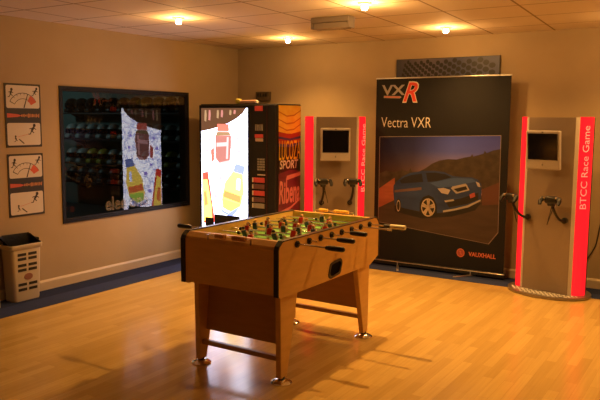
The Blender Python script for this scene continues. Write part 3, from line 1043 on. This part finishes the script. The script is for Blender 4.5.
        MB().tube(return_pts, 0.0035, M_black, 6).build('lead', ar)
        for s in (-1, 1):
            hb = MB().ball(R @ Vector((s * 0.052, -0.035, 0.022)), 0.011, M_chrome, n=10)
            hb.build('grip_button', ar)
    return k
make_kiosk((-1.432, 6.535, 0.004), -0.20, 'silver race game stand with glowing red sides at the right, beside the tall banner', (0.10, -0.02),
           [(-0.185, (-0.28, -0.16, 0.895, -0.3)), (0.165, (0.10, -0.16, 0.90, 0.05))])
make_kiosk((-3.67, 6.53, 0.0), 0.62, 'silver race game stand with glowing red sides between drinks machine and banner', (0.0, 0.0),
           [(-0.155, (-0.155, -0.15, 0.945, 0.1)), (0.155, (0.165, -0.15, 0.945, -0.1))])

# ------------------------------------------------------------------ tall banner
BX, BY = -2.64, 6.88
bn = thing('roll_up_banner', 'tall black roll-up banner with a blue car picture against the back wall', 'banner', (BX, BY, 0.004))
M_bnr = mat('banner_black', (0.011, 0.0105, 0.012), 0.6, 0, 0.2)
ZB0 = 0.004
pn = MB().box(-0.73, 0.73, -0.003, 0.003, 0.062, 2.042, M_bnr)
pn.build('print_sheet', bn)
MB().box(-0.735, 0.735, -0.010, 0.010, 2.040, 2.054, M_steel, 0.003).build('top_rail', bn)
MB().box(-0.75, 0.75, -0.035, 0.035, 0.016, 0.064, M_blackmat, 0.008).build('base_cassette', bn)
MB().box(-0.75, 0.75, -0.040, -0.034, 0.050, 0.060, M_steel, 0.002).build('cassette_strip', bn)
for x, dx in ((-0.42, 0.09), (0.40, -0.14)):
    ft = MB()
    ft.box(-0.013, 0.013, -0.21, 0.06, 0.0, 0.016, M_steel, 0.004, Matrix.Translation((x, -0.03, 0)) @ Matrix.Rotation(-math.atan2(-dx, 0.2), 4, 'Z'))
    ft.cyl((x, -0.03, 0.014), (x, -0.03, 0.05), 0.008, M_steel, 10)
    ft.build('foot_bar', bn)
MB().cyl((0, 0.02, 0.05), (0, 0.02, 2.03), 0.008, M_steel, 10).build('support_pole', bn)
ART = {
    'frame': [(-0.675, 1.414), (0.648, 1.451), (0.657, 0.48), (0.565, 0.354), (-0.674, 0.479)],
    'hill': [(-0.675, 1.013), (-0.596, 1.049), (-0.5, 1.037), (-0.417, 1.057), (-0.406, 1.085), (-0.388, 1.059), (-0.324, 1.051), (-0.307, 1.089), (-0.289, 1.052), (-0.209, 1.056), (-0.141, 1.091), (-0.063, 1.147), (0.015, 1.182), (0.113, 1.201), (0.2, 1.199), (0.285, 1.223), (0.348, 1.235), (0.364, 1.261), (0.38, 1.236), (0.431, 1.253), (0.483, 1.27), (0.493, 1.301), (0.514, 1.276), (0.574, 1.303), (0.65, 1.32), (0.653, 0.915), (-0.675, 0.835)],
    'roadedge': [(-0.675, 0.847), (-0.488, 0.978), (-0.476, 0.716), (-0.674, 0.63)],
    'road': [(-0.674, 0.635), (-0.476, 0.738), (0.007, 0.718), (0.477, 0.843), (0.652, 0.975), (0.657, 0.48), (0.565, 0.354), (-0.674, 0.479)],
    'roadred': [(0.476, 0.905), (0.652, 0.986), (0.654, 0.764), (0.488, 0.742)],
    'body': [(-0.5, 0.89), (-0.47, 0.93), (-0.405, 0.987), (-0.312, 1.035), (-0.175, 1.065), (-0.04, 1.072), (0.071, 1.064), (0.169, 1.027), (0.266, 1.021), (0.371, 1.023), (0.434, 1.004), (0.471, 0.96), (0.477, 0.874), (0.472, 0.802), (0.426, 0.753), (0.311, 0.703), (0.183, 0.662), (0.074, 0.638), (-0.015, 0.62), (-0.161, 0.625), (-0.357, 0.648), (-0.475, 0.672), (-0.493, 0.748), (-0.5, 0.824)],
    'glass': [(-0.429, 0.948), (-0.37, 0.989), (-0.289, 1.017), (-0.175, 1.036), (-0.157, 0.947), (-0.405, 0.917)],
    'screen': [(-0.129, 1.044), (-0.029, 1.054), (0.082, 1.043), (0.158, 1.013), (0.005, 0.966), (-0.106, 0.949)],
    'sill': [(-0.488, 0.841), (-0.174, 0.892), (-0.174, 0.86), (-0.488, 0.814)],
    'hood': [(-0.084, 0.94), (0.18, 1.007), (0.371, 1.011), (0.424, 0.983), (0.17, 0.918), (0.017, 0.898)],
    'lampL': [(0.006, 0.887), (0.072, 0.898), (0.148, 0.88), (0.122, 0.831), (0.05, 0.842)],
    'lampR': [(0.413, 0.983), (0.45, 0.969), (0.464, 0.929), (0.435, 0.933)],
    'chrome': [(0.148, 0.903), (0.319, 0.949), (0.351, 0.889), (0.224, 0.848), (0.208, 0.847)],
    'grille': [(0.181, 0.892), (0.311, 0.93), (0.33, 0.898), (0.226, 0.864)],
    'bar': [(0.164, 0.917), (0.309, 0.956), (0.312, 0.946), (0.17, 0.905)],
    'intake': [(0.095, 0.756), (0.257, 0.798), (0.446, 0.872), (0.446, 0.8), (0.332, 0.746), (0.139, 0.696)],
    'fog': [(0.084, 0.765), (0.182, 0.786), (0.193, 0.77), (0.095, 0.747)],
    'lip': [(0.074, 0.659), (0.204, 0.69), (0.332, 0.731), (0.467, 0.802), (0.472, 0.787), (0.343, 0.711), (0.204, 0.669), (0.074, 0.638)],
    'plate': [(0.352, 0.846), (0.404, 0.87), (0.415, 0.829), (0.363, 0.805)],
    'archF': [(-0.19, 0.628), (-0.19, 0.725), (-0.151, 0.787), (-0.094, 0.812), (-0.038, 0.789), (0.001, 0.717), (0.008, 0.622)],
    'archR': [(-0.475, 0.661), (-0.476, 0.738), (-0.446, 0.767), (-0.416, 0.753), (-0.399, 0.688), (-0.404, 0.655)],
    'shadow': [(-0.487, 0.671), (-0.161, 0.619), (0.085, 0.628), (0.478, 0.772), (0.416, 0.685), (0.172, 0.603), (-0.161, 0.555), (-0.475, 0.606)],
}

D = -0.0038
def lyr(k):
    return D - 0.00035 * k
A_out = mat('print_outline', (0.20, 0.17, 0.15), 0.5)
def sky_print():
    m = mat('print_dusk_sky', (0.2, 0.2, 0.3), 0.5, 0, 0.3)
    nt = m.node_tree
    b = nt.nodes['Principled BSDF']
    tc = nt.nodes.new('ShaderNodeTexCoord')
    s = nt.nodes.new('ShaderNodeSeparateXYZ')
    nt.links.new(tc.outputs['Object'], s.inputs[0])
    def ramp(o, lo, hi, stops):
        mr = nt.nodes.new('ShaderNodeMapRange')
        mr.inputs['From Min'].default_value = lo
        mr.inputs['From Max'].default_value = hi
        nt.links.new(o, mr.inputs['Value'])
        cr = nt.nodes.new('ShaderNodeValToRGB')
        e = cr.color_ramp.elements
        e[0].position, e[0].color = stops[0][0], (*stops[0][1], 1)
        e[1].position, e[1].color = stops[-1][0], (*stops[-1][1], 1)
        for p, cc in stops[1:-1]:
            q = e.new(p)
            q.color = (*cc, 1)
        nt.links.new(mr.outputs[0], cr.inputs[0])
        return cr.outputs[0]
    up = ramp(s.outputs['Z'], 1.02, 1.45, [(0, (0.38, 0.25, 0.24)), (0.28, (0.22, 0.19, 0.38)), (0.6, (0.085, 0.11, 0.50)), (1, (0.05, 0.07, 0.40))])
    ac = ramp(s.outputs['X'], -0.68, 0.66, [(0, (0.08, 0.06, 0.06)), (0.3, (0.26, 0.22, 0.20)), (0.62, (0.85, 0.85, 0.9)), (1, (0.7, 0.62, 0.7))])
    mx = nt.nodes.new('ShaderNodeMix')
    mx.data_type = 'RGBA'
    mx.blend_type = 'MULTIPLY'
    mx.inputs['Factor'].default_value = 1
    nt.links.new(up, mx.inputs['A'])
    nt.links.new(ac, mx.inputs['B'])
    nt.links.new(mx.outputs['Result'], b.inputs['Base Color'])
    return m
A_sky = sky_print()
A_hill = noisy('print_hill', (0.022, 0.017, 0.013), (0.055, 0.038, 0.026), nscale=14, rough=0.5)
A_rede = noisy('print_red_verge', (0.22, 0.055, 0.028), (0.32, 0.09, 0.05), scale=(1, 1, 8), nscale=3, rough=0.5)
A_road = noisy('print_road', (0.034, 0.021, 0.018), (0.052, 0.031, 0.025), scale=(1, 1, 6), nscale=3, rough=0.5)
A_roadr = mat('print_red_road', (0.085, 0.032, 0.024), 0.5)
A_car = noisy('print_car_blue', (0.012, 0.026, 0.085), (0.025, 0.050, 0.15), scale=(1, 1, 3), nscale=3, rough=0.5)
A_hood = mat('print_car_hood', (0.04, 0.08, 0.22), 0.5)
A_win = mat('print_car_glass', (0.012, 0.012, 0.018), 0.5)
A_lamp = mat('print_headlamp', (0.36, 0.32, 0.32), 0.5)
A_chr = mat('print_chrome', (0.30, 0.27, 0.25), 0.5)
A_dark = mat('print_dark', (0.010, 0.009, 0.010), 0.5)
A_rim = mat('print_rim', (0.42, 0.33, 0.24), 0.5)
A_plate = mat('print_plate', (0.32, 0.06, 0.05), 0.5)
A_sill = mat('print_sill_shine', (0.12, 0.07, 0.07), 0.5)
pic = MB()
fr_ = ART['frame']
cxm = sum(p[0] for p in fr_) / 5
czm = sum(p[1] for p in fr_) / 5
def grow(pts, d):
    return [(p + (d if p > cxm else -d), q + (d if q > czm else -d)) for p, q in pts]
pic.flat(grow(fr_, 0.006), lyr(0), A_out)
pic.flat(fr_, lyr(1), A_sky)
pic.flat(ART['hill'], lyr(2), A_hill)
pic.flat(ART['roadedge'], lyr(3), A_rede)
pic.flat(ART['road'], lyr(3.4), A_road)
pic.flat(ART['roadred'], lyr(3.8), A_roadr)
pic.flat(ART['shadow'], lyr(4.2), A_dark)
pic.flat(ART['archR'], lyr(4.5), A_dark)
pic.flat(ART['body'], lyr(5), A_car)
pic.flat(ART['hood'], lyr(6), A_hood)
pic.flat(ART['glass'], lyr(6), A_win)
pic.flat(ART['screen'], lyr(6.2), A_win)
pic.flat(ART['sill'], lyr(6), A_sill)
pic.flat(ART['lampL'], lyr(7), A_lamp)
pic.flat(ART['lampR'], lyr(7), A_lamp)
pic.flat(ART['intake'], lyr(6.5), A_dark)
pic.flat(ART['chrome'], lyr(7), A_chr)
pic.flat(ART['grille'], lyr(8), A_dark)
pic.flat(ART['bar'], lyr(8), A_chr)
pic.flat(ART['fog'], lyr(8), A_chr)
pic.flat(ART['lip'], lyr(8), A_chr)
pic.flat(ART['plate'], lyr(9), A_plate)
pic.flat(ART['archF'], lyr(6.5), A_dark)
pic.flat(ellipse(-0.437, 0.672, 0.030, 0.078, 20), lyr(6.8), A_dark)
pic.flat(ellipse(-0.437, 0.672, 0.022, 0.064, 20), lyr(7.2), A_rim)
pic.flat(ellipse(-0.437, 0.672, 0.016, 0.050, 20), lyr(7.6), A_dark)
wx, wz, wrx, wrz = -0.093, 0.678, 0.083, 0.103
pic.flat(ellipse(wx, wz, wrx * 1.12, wrz * 1.1, 28), lyr(7), A_dark)
pic.flat(ellipse(wx, wz, wrx * 0.95, wrz * 0.95, 28), lyr(7.5), A_rim)
pic.flat(ellipse(wx, wz, wrx * 0.82, wrz * 0.82, 28), lyr(8), A_dark)
for kk in range(5):
    for off in (-0.16, 0.16):
        a = kk * 2 * PI / 5 + 0.3 + off
        ca, sa = math.cos(a), math.sin(a)
        t = 0.10
        pic.flat([(wx + wrx * 0.12 * -sa, wz + wrz * 0.12 * ca), (wx + wrx * (0.86 * ca - t * sa), wz + wrz * (0.86 * sa + t * ca)), (wx + wrx * (0.86 * ca + t * sa), wz + wrz * (0.86 * sa - t * ca)), (wx + wrx * 0.12 * sa, wz - wrz * 0.12 * ca)], lyr(8.5), A_rim)
pic.flat(ellipse(wx, wz, wrx * 0.18, wrz * 0.18, 14), lyr(9), A_rim)
pic.build('printed_picture', bn, 'picture of a dark blue estate car on a road at dusk')
A_txt = mat('print_pale_letters', (0.62, 0.56, 0.50), 0.5)
A_silv = mat('print_silver_letters', (0.34, 0.31, 0.29), 0.5)
A_red = mat('print_red_letter', (0.62, 0.045, 0.03), 0.5)
A_org = mat('print_orange_red', (0.52, 0.13, 0.07), 0.5)
lettering('VX', A_silv, bn, -0.663, -0.392, 1.866, 1.976, lyr(1), shear=0.0, bold=0.025, label='silver letters')
lettering('R', A_txt, bn, -0.421, -0.236, 1.785, 2.010, lyr(0.5), shear=0.35, bold=0.03, label='pale edge of the red letter')
lettering('R', A_red, bn, -0.410, -0.247, 1.797, 1.998, lyr(1.5), shear=0.35, bold=0.01, label='red slanted letter')
un = MB()
un.flat([(-0.64, 1.862), (-0.45, 1.856), (-0.43, 1.845), (-0.45, 1.832), (-0.64, 1.838)], lyr(0.5), A_silv)
un.flat([(-0.63, 1.857), (-0.45, 1.852), (-0.45, 1.838), (-0.63, 1.843)], lyr(1), A_org)
un.build('underline', bn)
lettering('Vectra VXR', A_txt, bn, -0.663, -0.088, 1.522, 1.630, lyr(1), bold=-0.008, label='pale heading letters')
lettering('VAUXHALL', A_org, bn, 0.363, 0.647, 0.203, 0.250, lyr(1), bold=0.03, label='orange maker name letters')
em_ = MB()
em_.flat(ellipse(0.278, 0.229, 0.043, 0.046, 28), lyr(0.5), A_org)
em_.flat(ellipse(0.278, 0.229, 0.034, 0.037, 28), lyr(1), A_plate)
em_.flat([(0.256, 0.252), (0.284, 0.243), (0.276, 0.231), (0.300, 0.206), (0.274, 0.215), (0.281, 0.227)], lyr(1.5), A_org)
em_.build('maker_emblem', bn)

# picture board of black mesh behind the banner, fixed to the wall
bd = thing('mesh_picture_board', 'wide picture board of dark honeycomb mesh on the wall above the tall banner', 'picture board', (-2.62, YB, 0))
BW0, BW1, BZ0, BZ1 = -0.575, 0.555, 1.85, 2.258
pb = MB().box(BW0, BW1, -0.022, 0, BZ0, BZ1, mat('board_edge', (0.02, 0.02, 0.022), 0.5))
pb.build('board', bd)
B_grey = gradient_mat('print_mesh_grey', [(0, (0.022, 0.022, 0.05)), (0.3, (0.11, 0.09, 0.12)), (0.6, (0.04, 0.045, 0.10)), (1, (0.06, 0.068, 0.15))], 'X', BW0, BW1, 0.5)
B_hole = mat('print_mesh_hole', (0.006, 0.006, 0.010), 0.5)
mp_ = MB()
mp_.flat([(BW0 + 0.006, BZ0 + 0.006), (BW1 - 0.006, BZ0 + 0.006), (BW1 - 0.006, BZ1 - 0.006), (BW0 + 0.006, BZ1 - 0.006)], -0.0225, B_grey)
x = BW0 + 0.02
ci = 0
while x < BW1 - 0.04:
    tt = (x - BW0) / (BW1 - BW0)
    wdt = 0.030 + 0.050 * tt
    z = BZ0 + 0.03 + (ci % 2) * (0.026 + 0.010 * tt)
    hz = 0.052 + 0.020 * tt
    while z < BZ1 - 0.03:
        mp_.flat([(min(p, BW1 - 0.008), min(q, BZ1 - 0.008)) for p, q in ellipse(x + 0.25 * (z - BZ0) * (1 - tt), z, wdt * 0.46, hz * 0.41, 8)], -0.0228, B_hole)
        z += hz
    x += wdt * 0.95
    ci += 1
mp_.build('mesh_print', bd)

# ------------------------------------------------------------------ posters on the left wall
M_pblk = mat('poster_black', (0.022, 0.018, 0.016), 0.5)
M_pwht = mat('poster_white', (0.60, 0.55, 0.50), 0.5)
M_pred = mat('poster_red', (0.55, 0.09, 0.035), 0.5)
M_porg = mat('poster_orange', (0.55, 0.22, 0.06), 0.5)
def rrect(x0, x1, z0, z1, r_):
    p = []
    for cx_, cz_, a in ((x1 - r_, z1 - r_, 0), (x0 + r_, z1 - r_, 90), (x0 + r_, z0 + r_, 180), (x1 - r_, z0 + r_, 270)):
        p += ellipse(cx_, cz_, r_, r_, 4, math.radians(a), math.radians(a + 90))
    return p
def poster(name_loc, label):
    t = thing('poster', label, 'poster', name_loc, PI / 2, 'black and white cartoon posters')
    W, H = 0.365, 0.560
    MB().box(-W / 2, W / 2, -0.006, 0, 0, H, M_pblk).build('sheet', t)
    d = -0.0065
    p = MB()
    p.flat(rrect(-W / 2 + 0.014, W / 2 - 0.014, 0.345, H - 0.016, 0.016), d, M_pwht)
    p.flat(rrect(-W / 2 + 0.014, W / 2 - 0.014, 0.018, 0.215, 0.016), d, M_pwht)
    # dial with ticks, needle and a red end zone
    cx_, cz_, R0, R1 = 0.0, 0.335, 0.150, 0.098
    def sector(a0, a1, ra, rb, m, dd, n=10):
        o = [(cx_ + ra * math.cos(a0 + (a1 - a0) * i / n), cz_ + ra * 0.95 * math.sin(a0 + (a1 - a0) * i / n)) for i in range(n + 1)]
        q = [(cx_ + rb * math.cos(a0 + (a1 - a0) * i / n), cz_ + rb * 0.95 * math.sin(a0 + (a1 - a0) * i / n)) for i in range(n + 1)]
        for i in range(n):
            p.flat([o[i], o[i + 1], q[i + 1], q[i]], dd, m)
    R_ = math.radians
    sector(R_(28), R_(152), R0 + 0.004, R0 - 0.002, M_pblk, d - 0.0004)
    sector(R_(28), R_(152), R1 + 0.003, R1 - 0.002, M_pblk, d - 0.0004)
    sector(R_(27), R_(60), R0, R1 - 0.01, M_pred, d - 0.0008)
    sector(R_(150), R_(153), R0, R1, M_pblk, d - 0.0008, 2)
    for a in (70, 85, 100, 115, 130):
        sector(R_(a - 0.8), R_(a + 0.8), R0, R0 - 0.018, M_pblk, d - 0.0008, 1)
    p.flat([(0.0, 0.35), (0.012, 0.347), (0.052, 0.47), (0.046, 0.472)], d - 0.0012, M_pblk)
    def stick(x, z, k, lean, m=M_pblk):
        # little running figure: head, body, arms, legs as thin strokes
        def st(a, b, wd_):
            ax, az = a
            bx2, bz2 = b
            L_ = math.hypot(bx2 - ax, bz2 - az) or 1
            nx_, nz_ = -(bz2 - az) / L_ * wd_, (bx2 - ax) / L_ * wd_
            p.flat([(x + k * (ax + nx_), z + k * (az + nz_)), (x + k * (bx2 + nx_), z + k * (bz2 + nz_)), (x + k * (bx2 - nx_), z + k * (bz2 - nz_)), (x + k * (ax - nx_), z + k * (az - nz_))], d - 0.0014, m)
        p.flat(ellipse(x + k * (0.2 + lean), z + k * 1.0, k * 0.2, k * 0.22, 10), d - 0.0014, m)
        st((0.15 + lean, 0.8), (0, 0.35), 0.14)
        st((0.1 + lean, 0.7), (0.45 + lean, 0.5), 0.05)
        st((0.1 + lean, 0.7), (-0.3, 0.6), 0.05)
        st((0, 0.35), (0.35, 0.1), 0.06)
        st((0, 0.35), (-0.2, -0.05), 0.06)
        st((-0.2, -0.05), (-0.45, -0.02), 0.05)
    stick(-0.125, 0.445, 0.062, 0.0)
    stick(0.115, 0.462, 0.058, 0.25)
    # red streak and scribbled line of small yellowish marks
    p.flat([(-0.165, 0.262), (-0.06, 0.268), (-0.02, 0.280), (-0.06, 0.292), (-0.165, 0.300)], d, M_pred)
    rng = random.Random(3)
    xx = -0.025
    while xx < 0.155:
        h_ = 0.008 + rng.random() * 0.012
        w_ = 0.006 + rng.random() * 0.006
        p.flat([(xx, 0.281 - h_), (xx + w_, 0.281 - h_ * 0.8), (xx + w_ * 1.2, 0.281 + h_), (xx + 0.002, 0.281 + h_ * 0.7)], d, M_porg)
        xx += w_ + 0.005
    # lower cartoon: one runner up right, one falling lower left, a red dashed line between
    stick(0.075, 0.118, 0.075, 0.2)
    stick(-0.085, 0.052, 0.045, -0.3)
    p.flat([(-0.07, 0.090), (0.06, 0.118), (0.06, 0.121), (-0.07, 0.093)], d - 0.001, M_pred)
    p.flat([(-0.06, 0.07), (-0.01, 0.03), (0.0, 0.034), (-0.05, 0.075)], d - 0.001, M_pblk)
    p.build('printed_cartoon', t)
    return t
p1 = poster((XL, 3.89, 1.340), 'black-edged cartoon poster with a dial, upper of the pair on the left wall')
dup(p1, (XL, 3.893, 0.722), PI / 2, 'black-edged cartoon poster with a dial, lower of the pair on the left wall')

# ------------------------------------------------------------------ bin
M_bin = noisy('cream_plastic', (0.52, 0.46, 0.37), (0.56, 0.50, 0.41), nscale=3, rough=0.45)
M_bag = noisy('black_bag', (0.004, 0.004, 0.005), (0.008, 0.008, 0.009), nscale=20, rough=0.6, spec=0.15, bump=0.6)
bi = thing('waste_bin', 'cream plastic bin with slotted front and black bag, by the left wall', 'bin', (-5.268, 3.735, 0.004), PI / 2)
# local -y faces the room; x runs along the wall
BH = 0.50
def rr_ring(hx, hy, r_, n=5):
    p = []
    for cx_, cy_, a in ((hx - r_, hy - r_, 0), (-hx + r_, hy - r_, 90), (-hx + r_, -hy + r_, 180), (hx - r_, -hy + r_, 270)):
        p += ellipse(cx_, cy_, r_, r_, n, math.radians(a), math.radians(a + 90))
    return p
def loft(levels, m, cap0=True, cap1=True):
    mb = MB()
    rings = []
    for hx, hy, cy_, z in levels:
        rings.append([(a, b + cy_, z) for a, b in rr_ring(hx, hy, 0.03)])
    n = len(rings[0])
    vs_ = [p for rg in rings for p in rg]
    fs = []
    for i in range(len(rings) - 1):
        for k in range(n):
            fs.append((i * n + k, i * n + (k + 1) % n, (i + 1) * n + (k + 1) % n, (i + 1) * n + k))
    if cap0:
        fs.append(list(range(n))[::-1])
    if cap1:
        fs.append([(len(rings) - 1) * n + k for k in range(n)])
    mb.add(vs_, fs, m, True)
    return mb
loft([(0.128, 0.070, 0, 0), (0.132, 0.073, 0, 0.012), (0.150, 0.082, 0, BH - 0.045), (0.163, 0.092, 0, BH - 0.035), (0.166, 0.095, 0, BH - 0.004), (0.160, 0.092, 0, BH), (0.145, 0.080, 0, BH), (0.140, 0.076, 0, BH - 0.15)], M_bin).build('body', bi)
for z in (0.413, 0.374, 0.318, 0.276, 0.148, 0.103):
    yy = -(0.073 + 0.009 * z / 0.455) - 0.0022
    for x in (-0.052, 0.054):
        MB().box(x - 0.042, x + 0.042, yy - 0.0012, yy + 0.004, z - 0.012, z + 0.012, M_blackmat, 0.001).build('slot', bi)
lb = MB()
yy = -(0.073 + 0.009 * 0.212 / 0.455) - 0.0025
lb.prism(ellipse(0.008, 0.212, 0.042, 0.030, 24), yy - 0.0015, yy + 0.004, mat('brown_badge', (0.24, 0.10, 0.085), 0.4), 'xz')
lb.build('badge', bi)
rng = random.Random(5)
bag = MB()
rings = []
for hx, hy, z, rise, jit in ((0.120, 0.060, BH - 0.10, 0.0, 0), (0.140, 0.076, BH - 0.01, 0.2, 0.003), (0.149, 0.083, BH + 0.004, 0.5, 0.005), (0.156, 0.088, BH + 0.008, 0.5, 0.005), (0.160, 0.0905, BH + 0.002, 0.36, 0.002)):
    rings.append([(a * (1 + rng.uniform(-0.01, 0.01)), q * (1 + rng.uniform(-0.01, 0.01)), z + rise * max(0.0, q + 0.04) + rng.uniform(-jit, jit)) for a, q in rr_ring(hx, hy, 0.035, 6)])
inner = rings[0]
n = len(inner)
fs = []
for i in range(len(rings) - 1):
    for k in range(n):
        fs.append((i * n + k, i * n + (k + 1) % n, (i + 1) * n + (k + 1) % n, (i + 1) * n + k))
fs.append(list(range(n)))
bag.add([p for rg in rings for p in rg], fs, M_bag, True)
bag.box(0.150, 0.195, 0.0, 0.06, BH + 0.002, BH + 0.03, M_bag, 0.01)
bag.build('bin_bag', bi, 'black bag folded over the rim')

# second bin, mostly beyond the picture's left edge
b2 = thing('waste_box', 'low dark box with pale base beside the cream bin at the left picture edge', 'bin', (-5.24, 3.30, 0.004), PI / 2)
MB().box(-0.13, 0.13, -0.10, 0.10, 0.0, 0.11, M_bin, 0.012).build('base', b2)
MB().box(-0.125, 0.125, -0.095, 0.095, 0.11, 0.36, M_black, 0.02).build('top', b2)

# cable on the back wall beside the right stand
cb = MB()
pts = [(-1.18, 6.99, 0.20), (-1.15, 7.00, 0.28), (-1.105, 7.008, 0.36), (-1.075, 7.01, 0.44), (-1.06, 7.01, 0.54), (-1.045, 7.01, 0.64), (-1.02, 7.008, 0.76), (-1.0, 7.01, 0.82)]
def smooth(pts, n=6):
    P = [Vector(p) for p in pts]
    o = []
    for i in range(len(P) - 1):
        a, b, c2, d2 = P[max(i - 1, 0)], P[i], P[i + 1], P[min(i + 2, len(P) - 1)]
        for k in range(n):
            t = k / n
            o.append(0.5 * ((2 * b) + (c2 - a) * t + (2 * a - 5 * b + 4 * c2 - d2) * t * t + (3 * b - a - 3 * c2 + d2) * t ** 3))
    o.append(P[-1])
    return o
cb.tube(smooth(pts), 0.006, M_black, 8)
cbo = cb.build('power_cable')
tag(cbo, 'black cable hanging down the back wall behind the right game stand', 'cable')
